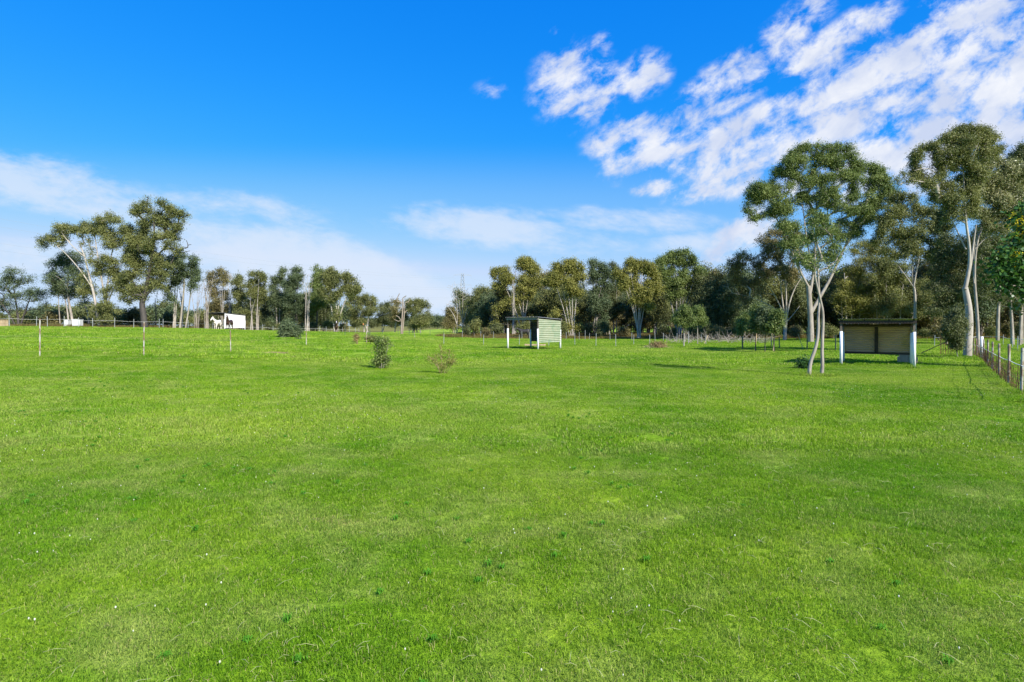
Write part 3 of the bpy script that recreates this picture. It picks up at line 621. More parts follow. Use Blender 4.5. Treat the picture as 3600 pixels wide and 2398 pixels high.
row('smallest distant tree standing alone in the open gap', 1543, 330, PX(z3, [(1000,790,35,22),(970,820,28,25),(1030,820,30,25),(1050,800,20,20),(1000,850,40,20)]), 7000, L_BLUE, B_GREY, 56, MR, ll=.7, lw=.28, pr=2.0, r0=.3)
row('brown-topped tree at the right side of the gap beside the white dead saplings', 1595, 150, PX(z3, [(1130,700,50,28),(1090,750,35,35),(1160,760,50,45),(1110,820,45,40),(1200,830,40,45)]), 13000, L_BROWN, B_GREY, 57, MR, ll=.34, lw=.12, pr=1.2, r0=.25)
b = at(1411, 1178); tree('dead_tree', 'broken dead trunk with stubby bare arms standing alone in the left paddock', b, [], 0, None, B_DEAD, 'dead tree', trunks=[[(1411,1178),(1413,1120),(1418,1068),(1415,1050)],[(1414,1175),(1421,1110),(1424,1065)]], r=[(.28,.1),(.2,.07)], seed=60, tipr=.018, wob=.06, extra=[(1398,1045),(1405,1032),(1428,1040),(1436,1062),(1440,1050),(1400,1080),(1396,1060),(1392,1110),(1386,1124),(1432,1090),(1400,1130)], low=.5)
def bare_white(label, px, py, stems, ex, seed, r0=.16):
    b = at(px, py); return tree('bare_tree', label, b, [], 0, None, B_WHITE, 'bare tree', 'white leafless trees at the gap', trunks=stems, r=[(r0, .03) for _ in stems], seed=seed, tipr=.014, extra=ex, low=.4, wob=.15)
rg = np.random.default_rng(3)
bare_white('thin white leafless tree at the gap, the left of the two', 1606, 1178, [[(1606,1178),(1608,1120),(1606,1060),(1602,1010)],[(1606,1140),(1598,1110),(1580,1085),(1572,1078)]], [(1600 + rg.normal(0, 12), rg.uniform(985, 1100), rg.normal()) for _ in range(26)], 61)
bare_white('forked white leafless tree at the gap, nearer the right wood', 1625, 1178, [[(1625,1178),(1628,1130),(1626,1080),(1628,1020)],[(1627,1140),(1640,1095),(1652,1060),(1655,1040)],[(1627,1135),(1616,1090),(1614,1050)]], [(1634 + rg.normal(0, 16), rg.uniform(1000, 1110), rg.normal()) for _ in range(34)], 62)
# --- right row
z4 = (1900, 850, 3.3629)
row('yellow-tipped gum tree at the left end of the right wood', 1690, 112, PX(z3, [(1430,520,50,32),(1500,500,45,40),(1400,580,45,45),(1480,590,60,50),(1560,540,50,40),(1400,660,45,45),(1500,680,60,50),(1420,740,50,45),(1560,640,45,50),(1500,780,60,50),(1600,720,50,50),(1370,700,30,40)]), 24000, L_OLIVE, B_GREY, 71, RR, nt=3)
row('brown feathery tree in front of the tallest crown at the left of the right wood', 1765, 104, PX(z3, [(1660,480,50,35),(1610,530,45,40),(1700,540,55,45),(1650,620,60,50),(1720,660,45,50),(1620,720,55,50),(1690,760,50,45)]), 17000, L_BROWN, B_GREY, 72, RR)
row('tall gum tree with a bright knobbly top left of the middle shelter', 1845, 100, PX(z3, [(1880,190,75,45),(1950,230,60,45),(1860,260,60,45),(1930,310,75,50),(1990,280,50,45),(1620,300,70,30),(1560,345,45,28),(1690,290,50,35),(1690,370,70,40),(1760,400,50,40),(2030,310,40,40),(1880,400,80,55),(1980,390,70,55),(1860,500,70,50),(1980,490,70,55),(1920,590,60,45),(2040,440,30,35)]), 38000, L_YELL, B_GREY, 73, RR, nt=3, r0=.3)
bare_stems('cluster of bare white stems rising behind the middle shelter', 1806, 98, 6, 985, 16, 74, B_WHITE, .15, 7)
row('golden-topped gum tree with a white forked trunk beside the middle shelter', 2010, 92, PX(z4, [(190,310,60,45),(280,270,60,40),(400,250,70,42),(480,290,50,50),(140,400,60,50),(240,390,70,50),(370,350,80,50),(90,470,50,45),(190,480,60,45),(430,430,70,50),(320,470,60,40),(500,400,40,50),(400,560,70,45),(470,620,50,40),(370,630,60,40)]), 36000, L_YELL, B_WHITE, 75, RR, nt=3, r0=.26)
row('blue-green gum tree immediately right of the golden-topped gum', 2090, 96, PX(z4, [(620,260,60,40),(700,280,55,45),(760,330,50,45),(600,350,55,45),(680,380,70,50),(780,420,50,50),(620,460,60,45),(720,500,65,50),(800,520,40,45),(640,580,60,50),(740,620,60,50),(620,690,60,50),(700,760,70,50),(600,820,50,50),(720,860,50,40)]), 33000, L_BLUE, B_GREY, 76, RR, nt=3)
row('slim dark-topped gum tree between two broad gums of the right row', 2165, 100, PX(z4, [(850,280,45,35),(900,340,45,40),(840,370,40,40),(930,400,45,40),(860,460,45,45),(880,560,45,45),(850,640,50,45),(900,740,45,50)]), 15000, L_DARK, B_GREY, 77, RR)
row('broad bright gum tree with several thin white trunks in the middle of the right row', 2249, 86, PX(z4, [(1060,260,60,40),(1150,270,70,45),(1240,260,45,35),(1300,320,55,40),(1030,340,50,45),(1130,350,80,50),(1240,370,70,50),(1350,400,50,50),(970,430,60,45),(900,370,50,35),(1000,500,60,45),(1100,480,60,45),(1370,480,45,45),(1270,500,50,45),(960,520,40,35),(1090,700,60,32),(1340,570,40,45)]), 36000, L_YELL, B_WHITE, 78, RR, nt=5, r0=.2)
row('tallest and widest gum tree of the right row', 2385, 92, PX(z4, [(1400,260,50,45),(1460,220,50,40),(1550,170,60,40),(1640,150,50,35),(1720,140,60,35),(1780,190,50,45),(1560,260,80,50),(1680,250,80,50),(1800,270,55,50),(1440,330,60,50),(1870,330,55,45),(1560,370,80,50),(1700,380,80,50),(1830,400,65,50),(1450,430,50,50),(1930,380,45,40),(1980,410,45,40),(1600,480,70,50),(1740,500,70,50),(1880,490,60,45),(1500,540,50,50),(1650,610,70,50),(1780,640,60,50),(1960,500,50,40),(1540,660,50,50)]), 52000, L_GREEN, B_WHITE, 79, RR, nt=5, r0=.28)
row('brown-crowned tree at the right end of the right row above the dark thicket', 2530, 90, PX(z4, [(2080,380,50,35),(2120,440,40,40),(2040,450,45,45),(2000,520,50,40),(2100,520,55,45),(2010,610,60,50),(2130,620,55,50)]), 19000, L_BROWN, B_GREY, 80, RR)
b = at(2404, 1222); tree('young_tree', 'small round young tree with a pale stem, left of a pair before the dark thicket', b, [(2385,1108,17,18),(2412,1100,18,18),(2425,1122,16,18),(2392,1130,18,16),(2405,1085,13,12),(2370,1125,10,12),(2410,1145,15,10)], 8000, L_GREEN, B_WHITE, 'young tree', trunks=[[(2404,1222),(2405,1180),(2406,1130)]], r=(.09,.05), pr=.35, ll=.13, lw=.07, seed=81)
b = at(2453, 1212); tree('young_tree', 'small round young tree with a staked stem, right of a pair before the dark thicket', b, [(2440,1100,16,18),(2465,1105,17,20),(2450,1125,20,16),(2474,1130,13,14),(2438,1140,14,12),(2455,1085,14,12)], 8000, L_GREEN, B_GREY, 'young tree', trunks=[[(2453,1212),(2452,1170),(2453,1120)]], r=(.08,.05), pr=.38, ll=.14, lw=.075, seed=82)
for k, (px, py, lo) in enumerate([(2612, 1228, [(2607,1130,15,20),(2620,1120,15,20),(2600,1160,13,12),(2616,1150,13,14)]), (2657, 1238, [(2650,1110,18,24),(2665,1135,18,20),(2645,1150,16,14),(2660,1085,12,14)]), (2690, 1240, [(2680,1095,18,20),(2700,1110,20,24),(2685,1135,20,20),(2700,1145,16,16),(2690,1160,12,10)]), (2722, 1242, [(2722,1115,18,22),(2735,1135,16,20),(2715,1150,16,14),(2728,1165,12,10),(2738,1110,12,16)])]):
    lab = ['leftmost and thinnest of four staked young trees in front of the white-trunked gum', 'bushy staked young tree, second from the left of the four', 'darkest and fullest of the four staked young trees', 'rightmost of four staked young trees, close to the white trunk'][k]
    b = at(px, py); tree('young_tree', lab, b, lo, 8500, L_GREEN if k != 2 else L_BLUE, B_DARK, 'young tree', 'staked young trees before the white-trunked gum', trunks=[[(px, py), (px - 1, 1190), (lo[1][0] * .5 + px * .5, 1140)]], r=(.06, .04), pr=.34, ll=.12, lw=.065, seed=83 + k)
# --- big trees on the right
z5 = (2500, 450, 1.743); z6 = (3000, 400, 1.568)
b = on(2759, 78); tree('gum_tree', 'white-trunked brownish gum with long bare side branches left of the largest tree', b, PX(z5, [(200,790,60,35),(140,830,40,40),(260,800,45,35),(190,870,60,45),(130,900,30,40),(290,880,50,45),(380,650,60,35),(320,690,40,40),(440,640,45,40),(380,730,70,45),(470,720,50,50),(330,790,50,45),(420,810,60,50),(510,800,50,50),(240,950,70,40),(150,960,50,30),(490,620,40,40),(540,700,40,50),(380,880,50,35),(200,1060,60,30),(300,1010,50,25),(430,880,60,40),(520,880,50,40),(330,900,60,40),(480,950,50,35)]), 44000, L_BROWN, B_WHITE, group=RG,
     trunks=[[(2759,1200),(2760,1150),(2762,1125)],[(2762,1125),(2750,1060),(2745,1000),(2740,960)],[(2762,1125),(2765,1060),(2762,990),(2758,950)],[(2764,1125),(2775,1060),(2795,1010),(2815,980)],[(2762,1125),(2745,1080),(2720,1030),(2690,990),(2640,960)],[(2758,1120),(2735,1090),(2690,1065),(2640,1045),(2600,1035)],[(2764,1130),(2790,1105),(2812,1075)]], r=[(.42,.38),(.2,.08),(.22,.08),(.2,.08),(.16,.05),(.13,.04),(.12,.05)], seed=91, ll=.22, lw=.075, extra=[(2560,1010),(2540,1005),(2575,1030),(2600,1000),(2590,1020),(2555,990),(2620,1010),(2640,1020)], dens=.85, pr=1.0)
b = on(2851, 68); tree('gum_tree', 'largest gum tree with a broad domed crown and dark thick trunk behind the two-stemmed tree', b, PX(z5, [(520,150,45,38),(590,130,50,32),(670,125,60,28),(760,130,60,32),(820,140,45,35),(470,200,45,38),(560,220,70,45),(660,210,70,45),(760,220,70,45),(850,190,50,40),(890,240,50,42),(410,270,42,32),(490,290,50,40),(620,320,70,45),(560,340,50,40),(720,300,50,40),(800,300,60,45),(900,310,55,45),(980,260,50,35),(1040,270,45,35),(1060,340,50,45),(1110,390,38,30),(980,340,60,45),(980,420,60,45),(1060,420,50,35),(870,400,55,45),(760,390,50,40),(660,360,50,40),(480,370,45,42),(290,360,50,32),(370,360,50,35),(240,400,36,38),(320,410,50,35),(225,480,24,38),(280,460,40,30),(255,560,30,20),(400,440,60,42),(480,460,50,40),(450,530,60,42),(540,440,40,35),(640,520,55,38),(700,470,40,35),(770,480,60,45),(850,500,60,40),(930,500,55,45),(900,570,50,38),(1010,500,55,40),(820,590,60,40),(760,640,50,35),(520,600,40,35),(440,620,60,40),(380,520,50,35),(330,540,30,25),(600,690,60,45),(700,650,60,45),(800,680,55,40),(560,780,55,45),(650,790,60,45),(740,780,50,45),(470,710,50,45),(880,640,45,35),(600,860,50,40),(690,420,60,45),(590,440,50,40),(620,590,50,40),(700,560,50,40),(960,560,50,35)]), 185000, L_GREEN, B_GREY, group=RG,
     trunks=[[(2851,1206),(2850,1130),(2846,1060),(2842,1005)],[(2846,1040),(2860,960),(2866,880),(2868,790),(2870,700)],[(2842,1005),(2815,960),(2790,900),(2765,840),(2740,790)],[(2850,1100),(2885,1040),(2920,980),(2945,920),(2975,860),(3000,800),(3040,740)],[(2860,960),(2840,870),(2828,780),(2820,700)],[(2945,920),(2925,850),(2910,780),(2905,700)],[(2975,860),(3020,800),(3070,760),(3100,720)],[(2765,840),(2740,780),(2700,730),(2670,720)],[(2815,960),(2800,880),(2790,800)]], r=[(.56,.42),(.28,.09),(.24,.1),(.34,.11),(.16,.06),(.16,.06),(.14,.05),(.13,.05),(.12,.05)], seed=92, ll=.2, lw=.07, pr=1.0, twigs=1.5, dens=.9, tipr=.018)
b = at(2867, 1322); tree('twin_stemmed_tree', 'slender tree with two bare crossing curved stems in front of the largest gum', b, PX(z5, [(655,540,30,26),(600,620,32,24),(705,600,34,24),(560,700,30,22),(745,690,32,24),(645,700,36,24),(515,790,28,20),(690,790,34,22),(790,770,28,20),(600,800,30,20),(640,860,24,18),(740,860,22,16)]), 2600, L_GREEN, B_GREY, 'tree',
     trunks=[[(2847,1322,0),(2844,1300,0),(2852,1262,0),(2866,1230,0),(2876,1184,0),(2877,1140,0),(2876,1110,.05),(2882,1060,.1),(2878,1010,.1),(2876,960,.1),(2874,920,.1)],[(2886,1322,.1),(2892,1290,.1),(2889,1225,.1),(2893,1150,.1),(2894,1100,.1),(2888,1072,.1),(2878,1030,-.05),(2866,980,-.1),(2862,930,-.1)]], r=[(.125,.05),(.12,.045)], seed=93, ll=.11, lw=.035, pr=.24, low=.7, sprig=8, tipr=.008, wob=.02)
b = on(2978, 86); tree('gum_tree', 'light yellow-green gum tree behind the left end of the right shelter', b, PX(z5, [(880,740,50,40),(950,720,60,40),(1030,720,50,35),(900,800,60,45),(990,790,70,50),(1060,770,40,40),(860,870,55,45),(950,880,70,50),(1050,870,60,50),(830,960,50,45),(920,970,60,50),(1020,970,70,50),(800,1040,50,45),(900,1060,60,50),(1000,1060,70,50),(1090,960,50,50),(1080,1060,50,50),(760,1080,40,40),(850,1130,50,40),(960,1140,60,30)]), 42000, L_YELL, B_WHITE, group=RG, trunks=[[(2975,1205),(2976,1130),(2972,1060),(2968,960)],[(2988,1205),(2992,1120),(3000,1050),(3020,1000)],[(2960,1205),(2962,1120),(2958,1060)],[(3010,1205),(3020,1120),(3030,1060)]], r=[(.24,.08),(.2,.07),(.14,.06),(.14,.06)], seed=94, ll=.23, lw=.08, pr=1.1)
b = on(3217, 66); tree('gum_tree', 'dark olive-brown gum tree between the largest gum and the tall leaning gum', b, PX(z6, [(240,480,50,32),(320,470,45,30),(200,540,50,38),(280,550,55,42),(360,560,55,42),(190,620,45,35),(250,640,60,42),(330,650,60,42),(410,620,50,42),(150,640,28,28),(230,710,55,35),(310,730,55,35),(400,700,60,42),(440,540,40,35),(460,640,40,40),(450,730,45,38),(430,790,40,22),(360,770,40,28),(480,560,45,36),(500,640,45,36),(510,720,45,34),(160,580,34,30),(140,700,36,28),(180,760,36,26),(260,790,40,26)]), 62000, L_OLIVE, B_WHITE, group=RG,
     trunks=[[(3217,1212),(3216,1120),(3218,1040),(3212,1005)],[(3212,1005),(3220,960),(3232,910),(3228,860)],[(3212,1005),(3205,950),(3210,890),(3216,830)],[(3214,1010),(3185,970),(3160,940),(3140,900)],[(3225,940),(3260,915),(3290,900)]], r=[(.26,.2),(.15,.07),(.14,.06),(.1,.05),(.09,.04)], seed=95, ll=.2, lw=.07, pr=.95, twigs=1.2)
b = on(3398, 36); tree('gum_tree', 'tall leaning gum with a peeling white trunk at the far end of the right fence', b, PX(z6, [(580,110,50,28),(650,95,60,28),(720,100,50,32),(740,140,45,38),(520,150,48,32),(610,160,60,38),(690,170,55,38),(790,200,50,35),(450,185,45,30),(390,200,38,26),(350,240,34,32),(470,230,45,30),(540,220,50,36),(620,230,55,38),(700,240,50,38),(335,290,25,20),(480,270,45,28),(560,290,50,34),(640,300,50,34),(350,335,38,20),(320,370,28,22),(380,350,30,20),(480,350,50,30),(440,400,50,36),(520,410,50,36),(600,380,50,36),(470,470,50,36),(550,490,50,36),(640,440,50,36),(600,570,45,30),(540,560,40,28),(660,520,40,34),(245,365,20,22),(700,350,50,40)]), 100000, L_OLIVE, B_WHITE, group=RG,
     trunks=[[(3401,1252),(3403,1200),(3408,1150),(3407,1090),(3398,1040),(3392,1010)],[(3392,1010),(3404,960),(3410,920),(3408,860),(3398,800),(3392,740),(3390,680),(3386,600)],[(3398,1000),(3412,940),(3420,880),(3426,830),(3432,790)],[(3396,870),(3378,840),(3360,800),(3345,770)],[(3390,740),(3360,710),(3335,680),(3310,640)],[(3392,700),(3400,620),(3420,560),(3440,500)],[(3310,640),(3290,600),(3250,590),(3215,600)],[(3290,600),(3160,632)]], r=[(.4,.26),(.18,.06),(.12,.05),(.08,.04),(.08,.035),(.08,.035),(.05,.02),(.025,.01)], seed=96, ll=.115, lw=.038, pr=.6, twigs=1.25, tipr=.01, wob=.04)
b = on(3440, 38); tree('gum_tree', 'pale sunlit gum tree with silvery leaves leaning over the right edge', b, PX(z6, [(720,260,45,28),(790,270,50,30),(860,290,50,32),(920,320,50,35),(680,310,45,30),(740,320,55,36),(820,340,60,40),(900,380,60,45),(650,370,36,32),(700,390,50,38),(770,400,60,42),(850,430,60,45),(930,450,55,50),(660,450,40,36),(730,470,55,42),(810,490,60,42),(890,520,55,42),(690,550,50,38),(770,560,55,40),(850,580,55,40),(930,560,50,45),(740,630,50,32),(820,640,45,32)]), 90000, L_PALE, B_GREY, group=RG,
     trunks=[[(3440,1235),(3438,1150),(3432,1060),(3425,990),(3428,900),(3440,830),(3460,760)],[(3425,990),(3420,930),(3428,860),(3440,810)],[(3428,870),(3460,840),(3490,825),(3508,812)],[(3440,830),(3480,740),(3530,680)]], r=[(.18,.06),(.06,.03),(.045,.02),(.08,.03)], seed=97, ll=.115, lw=.045, pr=.55, twigs=1.1, tipr=.009, wob=.04)
b = on(3507, 74); tree('gum_tree', 'straight grey-trunked gum tree standing behind the right fence', b, PX(z6, [(740,740,60,45),(820,760,60,45),(700,820,60,45),(780,840,60,45),(860,850,60,45),(880,700,50,60),(720,900,50,30),(900,900,50,40),(680,700,60,50),(600,720,50,50),(640,800,50,40)]), 40000, L_DARK, B_GREY, group=RG, trunks=[[(3507,1200),(3508,1120),(3512,1050),(3516,980),(3520,900)]], r=(.36,.14), seed=98, ll=.24, lw=.08, pr=1.1)
b = on(3575, 60); tree('gum_tree', 'dark gum tree top in the upper right corner above the pale sunlit gum', b, [(3565,555,24,22),(3590,530,24,28),(3610,570,30,40),(3555,600,20,20),(3580,620,35,30),(3620,640,40,40),(3590,690,30,40)], 16000, L_DARK, B_GREY, group=RG, trunks=[[(3590,1210),(3592,900),(3590,650)]], r=(.3,.1), seed=99, ll=.2, lw=.07, pr=.8)
# vine-covered shrub with yellow flowers leaning in at the right edge (near)
rv = np.random.default_rng(8); bV = on(3760, 26.0)
lob = [(3565,800,36,36),(3600,760,40,46),(3590,880,45,45),(3540,900,36,30),(3525,960,32,26),(3580,960,50,36),(3610,1010,45,40),(3550,1010,36,22),(3500,930,20,18),(3650,900,70,120),(3700,1050,60,60),(3660,780,60,60),(3590,1060,28,22)]
vroot = tree('flowering_shrub', 'big-leaved vine-covered shrub with yellow flowers at the right edge', bV, lob, 5200, L_VINE, B_GREY, 'shrub', trunks=[[(3760,1460),(3750,1200),(3720,1000),(3680,850)]], r=(.2,.1), seed=101, ll=.22, lw=.17, pr=.44, sprig=6, tipr=.006, dscale=.8, wob=.02)
PV = puffs_from_lobes(rv, [((l[0]-1800)/F*26-bV[0], 0, CAMZ-(l[1]-HY)/F*26-bV[2], l[2]/F*26, .7, l[3]/F*26) for l in [(3570,800,40,40),(3600,900,50,30),(3540,900,30,16),(3590,770,30,30),(3560,970,26,14),(3640,860,60,80)]], .24)
Vv, Fv, tv = leaf_mesh(rv, PV, 1200, .085, .06, 10); mesh_obj('flowers', Vv, Fv, L_FLOW, vroot, False, {'tint': ('FACE', 'FLOAT', tv)})
# ivy round the foot of the leaning gum
b = on(3368, 35); tree('ivy_bush', 'dark climbing bush hugging the foot of the leaning gum inside a wire guard', b, [(3358,1120,24,30),(3340,1160,30,30),(3370,1170,22,30),(3355,1200,28,26),(3372,1215,18,20),(3335,1190,18,18),(3380,1140,16,30),(3365,1090,18,18),(3330,1140,16,16)], 15000, L_DARK, B_GREY, 'bush', trunks=[[(3368,1258),(3362,1220),(3356,1180)]], r=(.05,.03), pr=.3, ll=.1, lw=.055, seed=102, tipr=.008)
# --- thicket and shaded wood behind: a few kinds, copied
kinds = []
b = on(3345, 60); tree('gum_tree', 'dark leafy tree filling the space left of the leaning gum trunk', b, [(3330,850,34,26),(3370,880,34,26),(3310,900,30,26),(3350,930,36,28),(3390,920,28,24),(3300,960,30,28),(3340,985,34,28),(3385,980,30,28),(3310,1030,34,28),(3360,1040,34,28),(3395,1050,24,24),(3330,1085,34,24),(3375,1100,26,20),(3290,1090,28,22),(3270,1010,24,24)], 34000, L_DARK, B_GREY, group=RG, trunks=[[(3345,1215),(3343,1120),(3345,1000)],[(3330,1215),(3322,1130),(3310,1040)]], r=[(.26,.1),(.14,.06)], seed=110, ll=.19, lw=.065, pr=.85)
b = on(3560, 58); tree('gum_tree', 'dense green tree at the right edge behind the pale sunlit gum', b, [(3480,760,36,32),(3540,780,36,32),(3590,760,36,32),(3460,830,34,28),(3510,850,38,30),(3570,860,38,30),(3610,840,30,40),(3450,890,34,28),(3500,920,38,30),(3560,930,36,30),(3470,970,36,28),(3530,990,38,28),(3590,990,34,30),(3460,1040,30,24),(3520,1050,34,22),(3580,1060,32,22),(3640,900,40,60)], 42000, L_DARK, B_GREY, group=RG, trunks=[[(3560,1222),(3556,1100),(3545,950)],[(3585,1222),(3590,1100),(3595,950)]], r=[(.3,.1),(.2,.08)], seed=111, ll=.19, lw=.065, pr=.85)
b = on(3130, 84); tree('gum_tree', 'olive gum tree above the roof of the right shelter, shorter than its neighbours', b, [(3080,930,34,26),(3130,920,36,26),(3175,945,32,26),(3060,975,34,28),(3110,970,36,28),(3160,995,36,28),(3090,1020,36,26),(3140,1045,36,26),(3190,1040,30,26),(3075,1070,34,24),(3180,1085,30,22),(3120,1095,34,22),(3230,1000,34,28),(3250,1050,34,28),(3225,1095,30,22)], 40000, L_OLIVE, B_WHITE, group=RG, trunks=[[(3120,1200),(3118,1100),(3115,1000)],[(3160,1200),(3165,1100),(3175,1000)],[(3090,1200),(3085,1120),(3075,1040)],[(3200,1200),(3205,1120),(3225,1040)]], r=[(.2,.07),(.18,.07),(.12,.05),(.14,.05)], seed=112, ll=.23, lw=.08, pr=1.0)
for k, (lm, bm) in enumerate([(L_DARK, B_DARK), (L_OLIVE, B_WHITE), (L_BLUE, B_GREY), (L_BROWN, B_WHITE)]):
    rk = np.random.default_rng(200 + k); D0 = 100.0; lo = []
    for q_ in range(12): lo.append((1800 + rk.uniform(-60, 60), HY - rk.uniform(25, 150), rk.uniform(26, 44), rk.uniform(20, 32)))
    for q_ in range(3): lo.append((1800 + rk.uniform(-60, 60), HY + rk.uniform(-20, 22), rk.uniform(16, 28), rk.uniform(12, 18)))
    b = Vector((0, D0, 0)); tt = tree('wood_tree', 'x', b, lo, 22000, lm, bm, 'tree', trunks=[[(1800 + s_, HY + 40), (1800 + s_ * 2, HY - 30), (1800 + s_ * 4, HY - 100)] for s_ in ((-12, 3, 14) if k % 2 else (2, -9))], r=(.22, .1), seed=300 + k, ll=.3, lw=.11, pr=1.3); kinds.append(tt)
rk = np.random.default_rng(77); spots = []
for x in np.arange(1660, 3640, 31): spots.append((x + rk.uniform(-9, 9), rk.uniform(104, 138), rk.uniform(.75, 1.1)))
for x in np.arange(1640, 3660, 34): spots.append((x + rk.uniform(-9, 9), rk.uniform(140, 175), rk.uniform(1.0, 1.4)))
for x in np.arange(2500, 2680, 20): spots.append((x, rk.uniform(86, 96), rk.uniform(.85, 1.1)))
for x in np.arange(2700, 3640, 40): spots.append((x + rk.uniform(-12, 12), rk.uniform(88, 102), rk.uniform(.8, 1.15) * (1.3 if x > 3250 else 1)))
WG = 'shaded trees filling the wood on the right'
refs = [(1690, 'left end of the right wood'), (1806, 'bare white stems'), (1845, 'bright knobbly-topped gum'), (2010, 'golden-topped gum'), (2090, 'blue-green gum'), (2249, 'broad bright gum'), (2385, 'widest gum of the right row'), (2540, 'dark thicket'), (2759, 'white-trunked gum'), (2851, 'largest gum'), (2990, 'light yellow-green gum'), (3100, 'roof of the right shelter'), (3217, 'olive-brown gum'), (3400, 'leaning gum'), (3507, 'straight grey-trunked gum'), (3620, 'right edge of the photo')]
cnt = {}
for i, (px, D, s_) in enumerate(spots):
    k = i % 4 if not 2490 < px < 2690 else (0, 2)[i % 2]
    rf = min(refs, key=lambda r_: abs(r_[0] - px)); side = 'left of' if px < rf[0] - 4 else 'right of' if px > rf[0] + 4 else 'directly behind'
    lab = ('%s%s tree, %s the %s' % ('rear ' if D > 139 else 'middle ' if D > 103 else 'front ', ['dark-leaved', 'olive', 'dull green', 'brownish'][k] + ' wood', side, rf[1]))
    loc = on(px, D)
    o = kinds[k] if k not in cnt else copy_tree(kinds[k], loc)
    cnt[k] = 1; o.location = loc; o.rotation_euler = (0, 0, rk.uniform(0, 6.28)); o.scale = (s_, s_, s_ * rk.uniform(.85, 1.15)); tag(o, lab, 'tree', WG)
# --- distant tree line seen between the trunks at the left and in the gap
fk = []
for k in range(3):
    rk2 = np.random.default_rng(400 + k); D0 = 260.0
    lo = [(1800 + rk2.uniform(-34, 34), HY - rk2.uniform(12, 52), rk2.uniform(14, 24), rk2.uniform(10, 16)) for _ in range(8)]
    tt = tree('distant_tree', 'x', Vector((0, D0, 0)), lo, 7000, (L_OLIVE, L_BLUE, L_DARK)[k], B_GREY, 'tree', trunks=[[(1800, HY + 15), (1800, HY - 20)]], r=(.3, .2), seed=500 + k, ll=.75, lw=.35, pr=2.4); fk.append(tt)
used = set(); DG = 'distant tree line on the horizon'
dl_ = [(x + rk.uniform(-8, 8), rk.uniform(240, 290), rk.uniform(.85, 1.15)) for x in np.arange(-20, 1230, 36)] + [(x + rk.uniform(-5, 5), rk.uniform(420, 520), rk.uniform(.8, 1.0)) for x in np.arange(1240, 1700, 22)]
for i, (px, D, s_) in enumerate(dl_):
    k = i % 3; loc = Vector(((px - 1800) / F * D, D, -1.0 if px > 1235 else 0.0))
    o = fk[k] if k not in used else copy_tree(fk[k], loc); used.add(k)
    ref = ('far-left edge of the photo' if px < 130 else 'dense leafy gum' if px < 300 else 'pale spreading gum' if px < 440 else 'tallest dark gum' if px < 590 else 'bare saplings' if px < 760 else 'white shelter' if px < 880 else 'left row' if px < 1120 else 'rounded gum' if px < 1240 else 'far dark gum' if px < 1330 else 'broken dead trunk' if px < 1430 else 'umbrella-topped gum' if px < 1510 else 'open gap' if px < 1590 else 'white leafless trees')
    lab = '%s distant tree on the horizon behind the %s' % (['olive', 'bluish', 'dark'][k], ref)
    o.location = loc; o.rotation_euler = (0, 0, rk.uniform(0, 6.28)); o.scale = (s_, s_, s_ * rk.uniform(.8, 1.1)); tag(o, lab, 'tree', DG)
# ------------------------------------------------------------------ horse shelters
def corrugated(o0, ax, up, L_, H_, pitch=.076, amp=.012, along='h', thick=.003, seg=6):
    """corrugated sheet: o0 corner, ax along, up the other way; ridges run along ax ('h') or along up"""
    nrm = ax.cross(up).normalized(); V = []; Fc = []
    if along == 'h': a1, l1, a2, l2 = ax, L_, up, H_
    else: a1, l1, a2, l2 = up, H_, ax, L_
    n = int(l2 / pitch * seg)
    for i in range(n + 1):
        s_ = l2 * i / n; of = amp * math.cos(2 * math.pi * s_ / pitch)
        for e in (0, l1):
            for th in (-thick / 2, thick / 2): V.append(o0 + a1 * e + a2 * s_ + nrm * (of + th))
    for i in range(n):
        b = i * 4; c = b + 4
        Fc += [(b, b + 2, c + 2, c), (b + 1, c + 1, c + 3, b + 3), (b, c, c + 1, b + 1), (b + 2, b + 3, c + 3, c + 2)]
    return V, Fc
M_CORI = corr_mat('corrugated_dark_inside', (.12,.1,.07), (.09,.075,.05), (.05,.04,.03), .8)
